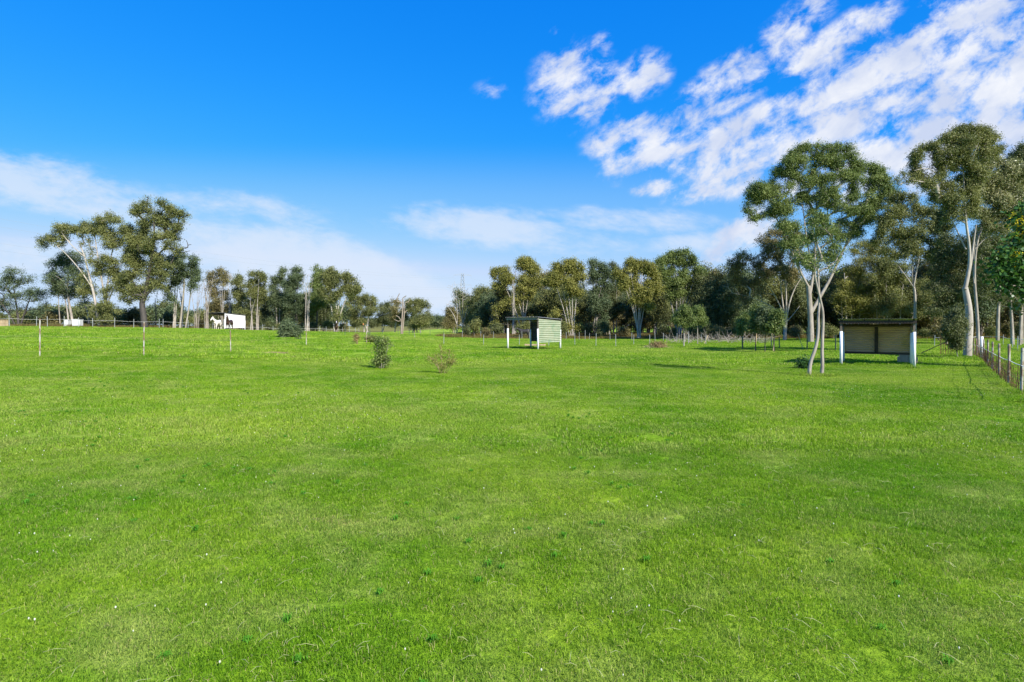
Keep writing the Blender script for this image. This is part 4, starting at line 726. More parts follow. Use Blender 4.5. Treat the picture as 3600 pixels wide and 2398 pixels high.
def shelter(name, label, P1, P2, depth, zf, zb, walls, wallm, inner, sleeve_h, wall_bot, roofm, fascia, post_r=.055, pitch=.15):
    """P1,P2 front corners (left,right seen from the open front). walls: set of 'back','right','left'"""
    root = empty(name, P1, label, 'shelter')
    P1 = Vector(P1); P2 = Vector(P2); a = (P2 - P1); a.z = 0; W_ = a.length; a.normalize(); b = Vector((-a.y, a.x, 0)); up = Vector((0, 0, 1))
    if b.y < 0: b = -b
    g = min(P1.z, P2.z); O = Vector((0, 0, 0)); zero = P1
    pts = {'fl': O, 'fr': a * W_, 'bl': b * depth, 'br': a * W_ + b * depth}
    hh = {'fl': zf, 'fr': zf, 'bl': zb, 'br': zb}
    for k, p_ in pts.items():
        gz = h1(*(P1 + p_)[:2]) - P1.z
        post = MB().box(p_ + up * ((hh[k] + gz) / 2 - .03), (.09, .09, hh[k] - gz - .12), ax=(a, b, up)).build('post', M_TIMB, root)
        z0, z1_ = gz - .05, gz + sleeve_h + (.0 if k[0] == 'f' else -.08)
        MB().tube([p_ + up * z0, p_ + up * ((z0 + z1_) / 2), p_ + up * z1_], post_r + .022, 14).build('sleeve', M_WHITE, post, True)
    e = .1
    for k1, k2, nm in (('fl', 'fr', 'front_beam'), ('bl', 'br', 'rear_beam')):
        p_ = (pts[k1] + pts[k2]) / 2 + up * (hh[k1] - .02) + (b * -.07 if k1 == 'fl' else b * .07)
        MB().box(p_, (W_ + .2, .045, .15), ax=(a, b, up)).build(nm, fascia, root)
    sl = (b * (depth + .3) + up * (zb - zf) * (depth + .3) / depth); sln = sl.normalized()
    for k in range(4):
        q_ = a * (W_ * (k / 3)) + b * (depth / 2) + up * ((zf + zb) / 2 + .05)
        MB().box(q_, (.05, depth + .1, .09), ax=(a, sln, a.cross(sln))).build('rafter', inner, root)
    V, Fc = corrugated(O - a * .14 - b * .17 + up * (zf + .125 + .17 * (zf - zb) / depth), a, sln, W_ + .28, sl.length, pitch, .014, 'v')
    mesh_obj('roof', V, Fc, roofm, root)
    def wall(k1, k2, dirv, ln, out, nm):
        zt1, zt2 = hh[k1] - .02, hh[k2] - .02
        o0 = pts[k1] + up * wall_bot + out * .07
        if wallm is M_PANEL:
            m_ = MB(); c0 = [o0, o0 + dirv * ln, o0 + dirv * ln + up * (zt2 - wall_bot), o0 + up * (zt1 - wall_bot)]; n_ = len(m_.v)
            m_.v += c0 + [p_ + out * .02 for p_ in c0]; m_.f += [(0,1,2,3),(4,7,6,5),(0,4,5,1),(1,5,6,2),(2,6,7,3),(3,7,4,0)]
            m_.build(nm, wallm, root)
        else:
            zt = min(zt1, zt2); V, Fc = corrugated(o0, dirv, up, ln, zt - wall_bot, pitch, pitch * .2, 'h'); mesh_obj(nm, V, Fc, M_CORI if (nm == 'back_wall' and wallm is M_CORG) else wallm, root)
            if abs(zt1 - zt2) > .02:      # sloping head piece
                m_ = MB(); hi, lo_ = (k1, 0) if zt1 > zt2 else (k2, ln)
                q_ = [o0 + up * (zt - wall_bot), o0 + dirv * ln + up * (zt - wall_bot), o0 + dirv * lo_ + up * (max(zt1, zt2) - wall_bot)]
                m_.v += q_ + [p_ + out * .012 for p_ in q_]; m_.f += [(0,1,2),(3,5,4),(0,3,4,1),(1,4,5,2),(2,5,3,0)]; m_.build('wall_head', wallm, root)
        MB().box(pts[k1] + dirv * ln / 2 + up * (wall_bot + .04) - out * .0, (ln, .05, .1), ax=(dirv, out, up)).build('bottom_rail', inner, root)
        MB().box(pts[k1] + dirv * ln / 2 + up * ((min(zt1, zt2) + wall_bot) / 2) - out * .0, (.16 if nm == 'back_wall' else .06, .05, min(zt1, zt2) - wall_bot - .12), ax=(dirv, out, up)).build('stud', inner, root)
    if 'back' in walls: wall('bl', 'br', a, W_, b, 'back_wall')
    if 'right' in walls: wall('fr', 'br', b, depth, a, 'side_wall')
    if 'left' in walls: wall('fl', 'bl', b, depth, -a, 'side_wall')
    return root
q1 = Vector((-.35, 47.9, h1(-.35, 47.9))); q2 = Vector((2.1, 46.0, h1(2.1, 46.0)))
shelter('horse_shelter', 'small green-streaked corrugated shelter with white post sleeves in the middle of the paddock', q1, q2, 3.3, 2.56, 2.42, {'back', 'right'}, M_CORG, M_TIMBD, 1.75, .62, M_CORR, M_TIMBG)
q1 = Vector((16.43, 28.4, h1(16.43, 28.4))); q2 = Vector((18.95, 26.8, h1(18.95, 26.8)))
shelter('horse_shelter', 'wide tan corrugated shelter with an open front in the shade of the right trees', q1, q2, 2.5, 2.2, 2.02, {'back'}, M_CORB, M_TIMBD, 1.72, .52, M_CORR, M_TIMBD, .043, .12)
q1 = on(725, 97); q2 = on(789, 93)
shelter('horse_shelter', 'white-walled shelter with a dark open front behind the pair of horses', q1, q2, 3.4, 2.95, 2.6, {'right'}, M_PANEL, M_TIMBD, 1.9, .55, M_CORR, M_TIMBD)

# ------------------------------------------------------------------ fences
def fence(label, posts, mat, rad, wires=(), wmat=None, wr=.006, name='wire_fence', tapes=(), caps=None, sag=.03, mesh=None, shape='round'):
    """posts: (px, py foot or None, height, [distance])"""
    P = []
    for p_ in posts: P.append((on(p_[0], p_[3]) if len(p_) > 3 else at(p_[0], p_[1]), p_[2]))
    O = P[0][0].copy(); root = empty(name, O, label, 'fence'); rg_ = random.Random(int(posts[0][0]))
    for (q_, h_) in P:
        c_ = q_ - O; l = Vector((rg_.uniform(-.03, .03), rg_.uniform(-.03, .03), 0)) * h_
        if shape == 'star':
            m_ = MB()
            for an in (0, 120, 240):
                d_ = Vector((math.cos(R(an + 20)), math.sin(R(an + 20)), 0)); m_.box(c_ + d_ * rad * .5 + Vector((0, 0, h_ / 2 - .1)), (rad, .008, h_ + .2), ax=(d_, Vector((-d_.y, d_.x, 0)), Vector((0, 0, 1))))
            o_ = m_.build('post', mat, root)
        else: o_ = MB().tube([c_ - Vector((0, 0, .15)), c_ + l * .5 + Vector((0, 0, h_ / 2)), c_ + l + Vector((0, 0, h_))], rad, 10).build('post', mat, root, False)
        if caps: MB().tube([c_ + l + Vector((0, 0, h_ - .1)), c_ + l + Vector((0, 0, h_ + .03))], rad + .012, 10).build('cap', caps, o_)
    def run(hf, m, r, nm, n=6):
        for i in range(len(P) - 1):
            A_, B_ = P[i][0] - O + Vector((0, 0, P[i][1] * hf)), P[i + 1][0] - O + Vector((0, 0, P[i + 1][1] * hf)); L_ = (B_ - A_).length
            pts_ = [A_.lerp(B_, k / n) - Vector((0, 0, sag * L_ * .25 * 4 * (k / n) * (1 - k / n))) for k in range(n + 1)]
            MB().tube(pts_, r, 4, False).build(nm, m, root)
    for w in wires: run(w, wmat or M_WIRE, wr, 'wire')
    for (w, m, r) in tapes: run(w, m, r, 'tape')
    return root, P, O
fr, Pf, Of = fence('steel pipe fence with sagging white tape running away along the right edge', [(3640,1420,1.4),(3590,1385,1.36),(3547,1358,1.4),(3513,1325,1.3),(3489,1303,1.28),(3472,1288,1.3),(3457,1268,1.2),(3434,1256,1.2),(3424,1253,1.2),(3414,1252,1.2)], M_RUST, .038, (.93, .3), M_WIRE, .005, 'pipe_fence', [(.62, M_TAPE, .011)])
mV = []; mF = []; rgm = random.Random(4)      # collapsed rusty netting along the foot of the fence
for i in range(1, 8):
    A_, B_ = Pf[i][0] - Of, Pf[i + 1][0] - Of; n = max(6, int((B_ - A_).length / .09))
    tops = [.62 + .22 * math.sin(k * .7 + i) for k in range(n + 1)]
    mb = MB() if i == 1 else mb
    for k in range(n):
        p0 = A_.lerp(B_, k / n) + Vector((rgm.uniform(-.06, .06), rgm.uniform(-.06, .06), 0)); p1 = A_.lerp(B_, (k + 1) / n)
        mb.tube([p0, p0 + Vector((rgm.uniform(-.08, .08), rgm.uniform(-.05, .05), tops[k]))], .004, 3, False)
        for hz in (.15, .3, .45, .6, .72):
            if hz < tops[k]: mb.tube([p0 + Vector((0, 0, hz)), p1 + Vector((rgm.uniform(-.05, .05), rgm.uniform(-.06, .06), hz + rgm.uniform(-.05, .05)))], .0035, 3, False)
mb.build('netting', M_RUSTM, fr)
b = at(3450, 1262); o_ = MB().tube([Vector((0, 0, -.1)), Vector((.02, 0, .7)), Vector((.03, 0, 1.35))], .075, 14).build('pipe_post', M_WHITE, None, True); o_.location = b; tag(o_, 'thick pale plastic pipe post standing among the thin posts of the right fence', 'post')
fence('paddock fence of tall thin poles starting with two rust-streaked poles on the left', [(-260,1262,1.75),(140,1258,1.72),(505,1257,1.65),(811,1243,1.25),(1077,1220,1.1),(1289,1212,1.1),(1458,1190,1.0)], M_RUST, .026, (.55,), M_WIRE, .005, 'pole_fence', caps=None, sag=.01)
fence('white tape fence along the top of the rise on the left', [(-40,0,1.2,60),(33,0,1.25,60),(128,0,1.15,61),(167,0,1.2,62),(225,0,1.25,62),(276,0,1.1,63),(326,0,1.1,64),(403,0,1.2,65),(470,0,1.1,67),(560,0,1.2,68),(573,0,1.2,69),(661,0,1.15,71),(720,0,1.15,80),(748,0,1.1,84)], M_STEEL, .03, (.3,), M_WIRE, .006, 'tape_fence', [(.72, M_TAPE, .008)])
fence('short steel post fence running behind the horses to the lone dark horse', [(808,0,1.25,88),(853,0,1.1,92),(923,0,1.25,95),(960,0,1.0,96),(1031,0,1.1,97),(1123,0,1.15,98),(1147,0,1.1,99),(1205,0,1.0,100),(1228,0,1.1,103),(1250,0,1.1,104),(1262,0,1.0,105)], M_STEEL, .032, (.8, .45), M_WIRE, .007, 'post_fence', [(.6, M_TAPE, .012)])
fence('thin green-grey post fence crossing the gap beside the dead trunk', [(1213,1181,1.15),(1297,1188,1.2),(1301,1186,1.2),(1345,0,1.1,80),(1400,0,1.1,82),(1438,0,1.1,84),(1452,0,1.1,85),(1478,0,1.1,86),(1512,0,1.1,88),(1560,0,1.1,90)], M_GREENP, .028, (.85, .5), M_WIRE, .006, 'post_fence')
fence('row of pale steel posts in front of the right wood, nearer line', [(1560,1212,1.1),(1700,1216,1.1),(1826,1216,1.1),(1929,1218,1.3),(2021,1216,1.25),(2095,1220,1.3),(2165,1221,1.2),(2228,1215,1.1),(2284,1220,1.15),(2420,1212,1.1),(2482,1212,1.0)], M_STEEL, .026, (.85,), M_WIRE, .005, 'post_fence', shape='round')
fence('low far fence of steel posts at the foot of the right wood', [(1600,0,1.1,88),(1625,0,1.1,87),(1690,0,1.1,86),(1735,0,1.1,85),(1785,0,1.1,84),(1835,0,1.2,82),(1862,0,1.1,82),(1990,0,1.1,80),(2036,0,1.1,79),(2057,0,1.4,78),(2072,0,1.0,78),(2145,0,1.1,76),(2221,0,1.1,74),(2303,0,1.1,72),(2332,0,1.1,70),(2380,0,1.1,68),(2422,0,1.3,66),(2466,0,1.0,66)], M_STEEL, .028, (.8, .4), M_WIRE, .005, 'post_fence')
fence('dark star-post fence crossing the grass between the staked young trees and the right shelter', [(2610,1232,1.1),(2712,1224,1.1),(2740,1226,1.0),(2838,1232,1.9),(2938,1237,1.3),(3010,1236,1.0)], M_GREENP, .05, (.8,), M_WIRE, .005, 'post_fence', shape='star')
fence('white rail fence in the grass beyond the right shelter', [(3285,0,1.1,55),(3348,0,1.0,54),(3440,0,1.1,60),(3526,0,1.1,58),(3560,0,1.1,50),(3577,0,1.15,46),(3680,0,1.15,40)], M_STEEL, .028, (.35,), M_WIRE, .005, 'rail_fence', [(.8, M_TAPE, .018)])
# leaning pole resting against the tree guard, tree guard
b = at(3362, 1250); g = MB(); n = 26
for k in range(n):
    an = 2 * math.pi * k / n; c_ = Vector((math.cos(an) * .75 - .1, math.sin(an) * .5 + .2, 0)); g.tube([c_, c_ + Vector((0, 0, 1.5))], .008, 4, False)
for hz in (.05, .4, .75, 1.1, 1.5):
    g.tube([Vector((math.cos(2 * math.pi * k / n) * .75 - .1, math.sin(2 * math.pi * k / n) * .5 + .2, hz)) for k in range(n + 1)], .006, 4, False)
o_ = g.build('tree_guard', M_RUSTM, None); o_.location = b; tag(o_, 'rusty wire guard standing round the foot of the leaning gum', 'tree guard')
pA = at(3235, 1243); pB = on(3362, 35.5) + Vector((0, 0, 1.28)); o_ = MB().tube([Vector((0, 0, 0)), (pB - pA) * .5, pB - pA], [.03, .026, .022], 8).build('leaning_pole', M_TIMB, None, True); o_.location = pA; tag(o_, 'long thin pole leaning from the grass onto the wire tree guard', 'pole')
pA = at(2826, 1229); o_ = MB().tube([Vector((0, 0, -.05)), Vector((-.3, 0, .7)), Vector((-.48, 0, 1.3))], .022, 8).build('leaning_stake', M_STAKE, None); o_.location = pA; tag(o_, 'pale stake leaning left in the grass before the largest gum', 'stake')
for (px, py, h_, lab) in [(2655,1235,1.7,'pale timber stake beside the second young tree'), (2718,1238,1.6,'pale timber stake left of the rightmost young tree'), (2711,1212,1.2,'thin straw-coloured stake behind the rightmost young tree'), (2475,1210,1.1,'pale stake leaning in the brush at the dark thicket')]:
    o_ = MB().box((0, 0, h_ / 2 - .1), (.06, .05, h_ + .2)).build('timber_stake', M_STAKE, None); o_.location = at(px, py); o_.rotation_euler = (R(2), R(3 if 'lean' not in lab else 28), R(20)); tag(o_, lab, 'stake')

# ------------------------------------------------------------------ shrubs in the paddock
def shrub(name, label, px, py, lobes, n, lm, bm, seed, cat='shrub', trunks=None, **kw):
    b = at(px, py)
    if trunks is None:
        rg_ = np.random.default_rng(seed); trunks = [[(px + rg_.uniform(-4, 4), py), (px + (lobes[k % len(lobes)][0] - px) * .5, py - (py - lobes[k % len(lobes)][1]) * .5), (lobes[k % len(lobes)][0], lobes[k % len(lobes)][1])] for k in range(4)]
    return tree(name, label, b, lobes, n, lm, bm, cat, trunks=trunks, r=(kw.pop('r0', .03), .012), seed=seed, **kw)
shrub('grey_green_shrub', 'broad grey-green bushy shrub in the left paddock', 1018, 1190, [(1010,1150,18,16),(1000,1165,16,18),(1025,1160,18,18),(1038,1172,16,15),(1005,1180,20,10),(1030,1182,20,8),(1048,1165,10,12),(998,1150,10,12),(1020,1143,9,8),(1015,1170,22,15)], 14000, L_BLUE, B_GREY, 120, pr=.45, ll=.17, lw=.05, dens=1.2)
shrub('upright_plant', 'tall leafy dark green plant standing left of the spiny open shrub', 1340, 1297, [(1340,1197,20,8),(1322,1203,12,9),(1362,1202,16,8),(1375,1210,7,6),(1345,1225,18,12),(1325,1232,10,8),(1345,1242,16,8),(1335,1258,14,10),(1362,1262,14,14),(1325,1270,15,12),(1345,1275,20,14),(1330,1288,16,8),(1358,1286,12,8)], 2600, L_GREEN, B_GREY, 121, pr=.13, ll=.085, lw=.045, tipr=.004, r0=.022, sprig=5, trunks=[[(1341,1299),(1342,1260),(1341,1200)],[(1338,1299),(1330,1260),(1326,1210)],[(1344,1299),(1355,1262),(1366,1205)]], wob=.015)
shrub('spiny_plant', 'open spreading yellow-green shrub with a pointed top right of the tall leafy plant', 1553, 1315, [(1548,1219,6,8),(1552,1235,7,9),(1503,1252,8,8),(1512,1262,8,7),(1532,1250,9,7),(1580,1240,6,12),(1525,1272,16,12),(1555,1265,14,16),(1585,1268,16,12),(1602,1270,10,12),(1540,1285,20,9),(1575,1282,16,9),(1558,1295,12,7),(1593,1255,10,8),(1550,1304,9,6)], 2200, L_YELL, B_RED, 122, pr=.12, ll=.06, lw=.022, tipr=.004, r0=.014, sprig=6, trunks=[[(1552,1317),(1538,1285),(1505,1250)],[(1553,1317),(1553,1275),(1548,1215)],[(1555,1317),(1572,1285),(1582,1232)],[(1556,1317),(1585,1285),(1604,1262)],[(1551,1317),(1540,1290),(1530,1250)]], wob=.015)
shrub('spiny_plant', 'small reddish-brown dry plant by the thin fence left of the tall leafy plant', 1258, 1210, [(1252,1180,7,6),(1256,1190,6,6),(1249,1196,5,4)], 700, L_DRY, B_RED, 123, pr=.2, ll=.1, lw=.04, tipr=.006)
shrub('low_bush', 'brownish bush just behind the left shoulder of the tall leafy plant', 1312, 1204, [(1300,1190,11,8),(1312,1194,12,8),(1296,1198,7,5)], 1800, L_OLIVE, B_GREY, 124, pr=.3, ll=.13, lw=.06, tipr=.006)
shrub('low_plant', 'low dark-leaved plant on the worn patch left of the two-stemmed tree', 2825, 1297, [(2815,1278,11,6),(2830,1276,14,6),(2842,1272,6,4),(2822,1287,14,7),(2834,1290,8,5)], 1300, L_VINE, B_GREY, 125, pr=.12, ll=.11, lw=.055, tipr=.005, r0=.012, sprig=4)
# heap of dry prunings
rh = np.random.default_rng(9); bH = at(2312, 1224); mb = MB()
for k in range(150):
    an = rh.uniform(0, 6.28); rad = abs(rh.normal(0, .45)); c_ = Vector((math.cos(an) * rad * 1.6 - .1, math.sin(an) * rad, max(0.02, .55 - rad * .5) * rh.uniform(.1, 1)))
    d_ = Vector((rh.normal(), rh.normal(), rh.normal() * .45 + .25)).normalized() * rh.uniform(.2, .5); mb.tube([c_ - d_ * .5, c_ + d_ * .1 + Vector((0, 0, .03)), c_ + d_ * .5], [.008, .007, .004], 3, False)
hp = mb.build('brush_heap', M_STAKE, None); hp.location = bH; tag(hp, 'brown heap of dry prunings lying in the grass before the right wood', 'brush heap')
PH = puffs_from_lobes(rh, [(-.4, 0, .2, .5, .4, .3), (.5, 0, .15, .6, .4, .25), (0, 0, .2, .6, .5, .28)], .25)
V, Fq, tint = leaf_mesh(rh, PH, 3000, .12, .035, 8); mesh_obj('dry_leaves', V, Fq, L_DRY, hp, False, {'tint': ('FACE', 'FLOAT', tint)})
rb = np.random.default_rng(19); bH = at(2560, 1207); mb = MB()
for k in range(260):
    c_ = Vector((rb.uniform(-7, 5), rb.uniform(-.6, .9), rb.uniform(0, .5))); d_ = Vector((rb.normal(), rb.normal() * .6, abs(rb.normal()) * .6 + .1)).normalized() * rb.uniform(.5, 1.8)
    mb.tube([c_, c_ + d_ * .5 + Vector((0, 0, .06)), c_ + d_], [.018, .014, .006], 4, False)
o_ = mb.build('fallen_branches', B_GREY, None); o_.location = bH; tag(o_, 'tangle of fallen grey branches along the foot of the dark thicket', 'branches', kind='stuff')
# undergrowth bushes at the foot of the trees (copies)
uk = []
for k, lm in enumerate((L_DARK, L_OLIVE, L_BROWN)):
    ru = np.random.default_rng(700 + k); lo = [(1800 + ru.uniform(-16, 16), HY + 30 - ru.uniform(0, 26), ru.uniform(8, 14), ru.uniform(7, 11)) for _ in range(7)]
    uk.append(tree('undergrowth_bush', 'x', Vector((0, 80.0, 0)), lo, 4200, lm, B_GREY, 'bush', trunks=[[(1800, HY + 50), (1798, HY + 20)]], r=(.06, .03), seed=710 + k, ll=.2, lw=.08, pr=.6))
us = [(1640,92),(1668,96),(1712,92),(1745,97),(1838,90),(1880,93),(1945,94),(1972,91),(2060,96),(2110,90),(2128,94),(2190,92),(2330,92),(2362,90),(2440,84),(2470,78),(2500,80),(2520,77),(2560,82),(2600,84),(2640,86),(2680,84),(2715,82),(2800,80),(2880,82),(2930,84),(3080,80),(3150,78),(3260,76),(3300,72),(3340,74),(3480,84),(3540,86),(3590,80),
      (96,82),(180,80),(295,80),(400,78),(455,80),(590,82),(660,86),(700,100),(760,104),(820,106),(860,106),(945,110),(985,108),(1055,108),(1100,106),(1160,106),(1205,108)]
seen = set(); lastref = [(66,'far-left gum'),(255,'dense leafy gum'),(362,'pale spreading gum'),(507,'tallest dark gum'),(640,'feathery gum'),(727,'bare grey stems'),(800,'white shelter'),(905,'two-humped gum'),(1018,'grey-green shrub'),(1120,'highest gum of the left row'),(1180,'rounded gum')] + refs
for i, (px, D) in enumerate(us):
    k = i % 3; loc = on(px, D); rf = min(lastref, key=lambda r_: abs(r_[0] - px))
    o = uk[k] if k not in seen else copy_tree(uk[k], loc); seen.add(k); s_ = rk.uniform(.7, 1.35)
    lab = '%s low bush at tree foot, %s the %s' % (['dark', 'olive', 'brownish'][k], 'left of' if px < rf[0] else 'right of', rf[1])
    o.location = loc; o.rotation_euler = (0, 0, rk.uniform(0, 6.28)); o.scale = (s_, s_, s_ * rk.uniform(.8, 1.2)); tag(o, lab, 'bush', 'undergrowth bushes at the foot of the trees')

# ------------------------------------------------------------------ horses
def horse(label, loc, yaw, coatm, manem, head_yaw=0.0, blaze=None, neck_up=1.0, size=1.0, socks=None, seed=0):
    root = empty('horse', loc, label, 'horse'); root.rotation_euler = (0, 0, yaw); root.scale = (size,) * 3
    m = MB(); hv = Vector((math.cos(head_yaw), math.sin(head_yaw), 0)); sv = Vector((-hv.y, hv.x, 0))
    def ell(rows, n=14):
        b = len(m.v)
        for (x, y, z, ry, rz) in rows:
            for k in range(n): a = 2 * math.pi * k / n; m.v.append(Vector((x, y + ry * math.cos(a), z + rz * math.sin(a))))
        for i in range(len(rows) - 1):
            for k in range(n): k2 = (k + 1) % n; m.f.append((b + i * n + k, b + i * n + k2, b + (i + 1) * n + k2, b + (i + 1) * n + k))
        m.f.append(tuple(b + k for k in range(n))[::-1]); e = b + (len(rows) - 1) * n; m.f.append(tuple(e + k for k in range(n)))
    ell([(-.86, 0, 1.18, .1, .16), (-.78, 0, 1.22, .22, .26), (-.6, 0, 1.24, .29, .31), (-.35, 0, 1.17, .3, .31), (-.05, 0, 1.12, .31, .33), (.22, 0, 1.13, .29, .35), (.45, 0, 1.18, .26, .35), (.62, 0, 1.2, .22, .29), (.74, 0, 1.2, .14, .18)])
    n0 = Vector((.55, 0, 1.33)); n1_ = Vector((.55, 0, 1.33)) + hv * .3 + Vector((.05, 0, .34 * neck_up)); n2_ = n1_ + hv * .13 + Vector((0, 0, .28 * neck_up))
    m.tube([n0 - Vector((.1, 0, .1)), n0, (n0 + n1_) / 2, n1_, n2_], [.27, .24, .18, .14, .11], 12)
    hd = (hv * .62 + Vector((0, 0, -.78))).normalized(); h0 = n2_ - hd * .06
    m.tube([h0 - hd * .03, h0 + hd * .1, h0 + hd * .25, h0 + hd * .42, h0 + hd * .52, h0 + hd * .56], [.08, .125, .11, .075, .07, .045], 12)
    for s in (-1, 1):
        e0 = h0 + sv * .06 * s + Vector((0, 0, .05)); m.tube([e0, e0 + Vector((0, 0, .07)) + sv * .015 * s, e0 + Vector((0, 0, .15)) + sv * .02 * s], [.03, .032, .008], 6)
        y = .15 * s; f = .06 * s
        m.tube([(.5, y * .8, 1.1), (.5, y, .88), (.48 + f, y, .68), (.49 + f, y, .5), (.49 + f, y, .42), (.49 + f, y, .2), (.5 + f, y, .13), (.53 + f, y, .06), (.54 + f, y, 0)], [.15, .12, .075, .062, .05, .038, .05, .05, .065], 10)
        m.tube([(-.6, y * .7, 1.12), (-.58, y, .92), (-.55 - f, y, .78), (-.68 - f, y, .6), (-.74 - f, y, .5), (-.7 - f, y, .22), (-.69 - f, y, .14), (-.66 - f, y, .06), (-.65 - f, y, 0)], [.22, .18, .12, .07, .065, .042, .05, .05, .065], 10)
    body = m.build('body', coatm, root, True)
    rm = body.modifiers.new('join', 'REMESH'); rm.mode = 'VOXEL'; rm.voxel_size = .024; rm.use_smooth_shade = True
    sm = body.modifiers.new('smooth', 'SMOOTH'); sm.factor = .6; sm.iterations = 3
    rg_ = random.Random(seed); t_ = MB()
    for k in range(26):
        o_ = Vector((rg_.uniform(-.03, .03), rg_.uniform(-.05, .05), 0)); t_.tube([Vector((-.86, 0, 1.34)) + o_ * .5, Vector((-.97, 0, 1.2)) + o_, Vector((-.99, 0, .9)) + o_ * 1.4, Vector((-.95, 0, .5)) + o_ * 1.2], [.02, .022, .02, .006], 5)
    t_.build('tail', manem, root)
    t_ = MB()
    for k in range(34):
        f = k / 33; p_ = n0.lerp(n2_, f) + Vector((-.13, 0, .12 - .04 * f)) * (1 - .3 * f); s = 1 if rg_.random() < .7 else -1
        t_.tube([p_, p_ + sv * .09 * s + Vector((-.02, 0, -.02)), p_ + sv * .14 * s + Vector((rg_.uniform(-.03, .03), 0, -.22))], [.02, .022, .006], 5)
    f0 = h0 + Vector((0, 0, .03)); t_.tube([f0, f0 + hv * .08, f0 + hd * .2 + hv * .11], [.025, .03, .008], 5)
    t_.build('mane', manem, root)
    for s in (-1, 1): MB().tube([h0 + hd * .14 + sv * .095 * s, h0 + hd * .17 + sv * .1 * s], .018, 8).build('eye', M_EYE, root)
    if blaze:
        fr_ = (hv * .78 + Vector((0, 0, .62))).normalized(); b_ = MB()
        b_.box(h0 + hd * .2 + fr_ * .1, (.06, .34 if blaze == 'long' else .1, .05), ax=(sv, hd, fr_)); b_.build('blaze', M_WHITE, root)
    return root
M_EYE = simple('dark_eye', (.01,.01,.01), (.015,.012,.01), 4, .2)
C_WHITE = simple('white_coat', (.72,.68,.62), (.6,.55,.48), 3, .7); C_BROWN = simple('dark_brown_coat', (.06,.028,.018), (.03,.016,.012), 3, .5); C_BLACK = simple('black_mane', (.015,.012,.012), (.03,.025,.022), 5, .6)
horse('white horse standing in front of the open white shelter', on(764, 89), R(272), C_WHITE, C_WHITE, R(-30), None, .8, 1.08, seed=1)
horse('dark brown horse with a white star, head raised, right of the white horse', on(806, 89), R(276), C_BROWN, C_BLACK, R(10), 'star', 1.1, 1.12, seed=2)
horse('lone dark horse with a long white blaze facing the camera before the rounded gum', on(1182, 98), R(288), C_BROWN, C_BLACK, R(2), 'long', 1.0, 1.0, seed=3)
cw = horse('nearly black horse seen between the posts of the middle shelter', on(1842, 84), R(172), C_BLACK, C_BLACK, R(12), None, .45, 1.0, seed=4)

# ------------------------------------------------------------------ small things
def boxthing(name, label, cat, px, D, py1, w, d, h, mat, rot=0, lid=None):
    b = on(px, D); root = empty(name, b, label, cat); root.rotation_euler = (0, 0, rot)
    bm = MB(); bm.box((0, 0, h / 2), (w, d, h)); o_ = bm.build('body', mat, root); bv = o_.modifiers.new('bevel', 'BEVEL'); bv.width = .03; bv.segments = 2
    rb_ = MB()
    for k in range(5): rb_.box((-w / 2 + w * (k + .5) / 5, -d / 2 - .012, h / 2), (.05, .02, h * .86))
    rb_.build('ribs', mat, root)
    MB().box((0, 0, h + .025), (w + .06, d + .06, .05)).build('lid', lid or mat, root)
    return root
boxthing('storage_box', 'white box between the trunks behind the tape fence, larger and right of two', 'box', 273, 70, 0, .82, .8, .95, M_PANEL, R(8))
boxthing('storage_box', 'white box half hidden by a trunk, smaller and left of two', 'box', 238, 71, 0, .45, .8, .9, M_PANEL, R(8))
boxthing('water_tank', 'beige ribbed box at the far left edge behind the tape fence', 'tank', 2, 62, 0, .95, .9, .72, M_STAKE, R(-5))
for (px, py, lab) in [(3120, 1243, 'weathered board lying in the grass under the right shelter'), (1880, 1218, 'pale timber feed trough on the grass behind the middle shelter')]:
    b = at(px, py); mb = MB().box((0, 0, .12), (1.9, .1, .16)).box((0, .42, .12), (1.9, .1, .16)).box((-.95, .21, .12), (.08, .5, .2)).box((.95, .21, .12), (.08, .5, .2))
    if 'trough' in lab: o_ = mb.build('feed_trough', M_STAKE, None); o_.location = b; o_.rotation_euler = (0, 0, R(-12)); tag(o_, lab, 'trough')
b = on(3190, 30.9); mb = MB().box((0, 0, .16), (.9, .35, .32)).box((-.02, 0, .4), (.7, .3, .16)); o_ = mb.build('feed_bin', M_STAKE, None); o_.location = b; o_.rotation_euler = (0, 0, R(-32)); tag(o_, 'pale wooden bin on the ground at the back right of the tan shelter', 'bin')
for (px, py, lab) in [(1295, 1153, 'orange insulator on the leaning stake at the left paddock fence'), ]:
    b = on(1280, 76); o_ = MB().tube([Vector((.5, 0, 0)), Vector((-.1, 0, 1.3))], .02, 6).build('leaning_stake', M_GREENP, None); o_.location = b; tag(o_, 'short stake leaning left with an orange tip left of the tall leafy plant', 'stake')
    MB().tube([Vector((-.08, 0, 1.25)), Vector((-.13, 0, 1.42))], .06, 8).build('tip', M_ORANGE, o_)
# white clover heads and fallen straw in the lawn
rc = np.random.default_rng(55); mb = MB(); n = 0
cl_ = [(rc.uniform(-.9, .9), rc.uniform(3, 19)) for _ in range(26)]
while n < 330:
    if rc.uniform() < .6: c_ = cl_[rc.integers(0, 26)]; y = c_[1] + rc.normal(0, .5); x = c_[0] * c_[1] + rc.normal(0, .6)
    else: y = rc.uniform(3, 20); x = rc.uniform(-.9, .9) * y
    if y < 3: continue
    z = h1(x, y) + .05; r_ = rc.uniform(.003, .006) * (1 + y * .015)
    mb.tube([(x, y, z - .006), (x, y, z), (x, y, z + r_), (x, y, z + r_ * 1.6)], [r_ * .5, r_, r_ * .9, r_ * .3], 6); n += 1
tag(mb.build('clover_flowers', simple('clover_white', (.6,.6,.52), (.45,.47,.36), 30, .8), None), 'tiny white clover heads scattered through the lawn', 'flowers', kind='stuff')
mb = MB()
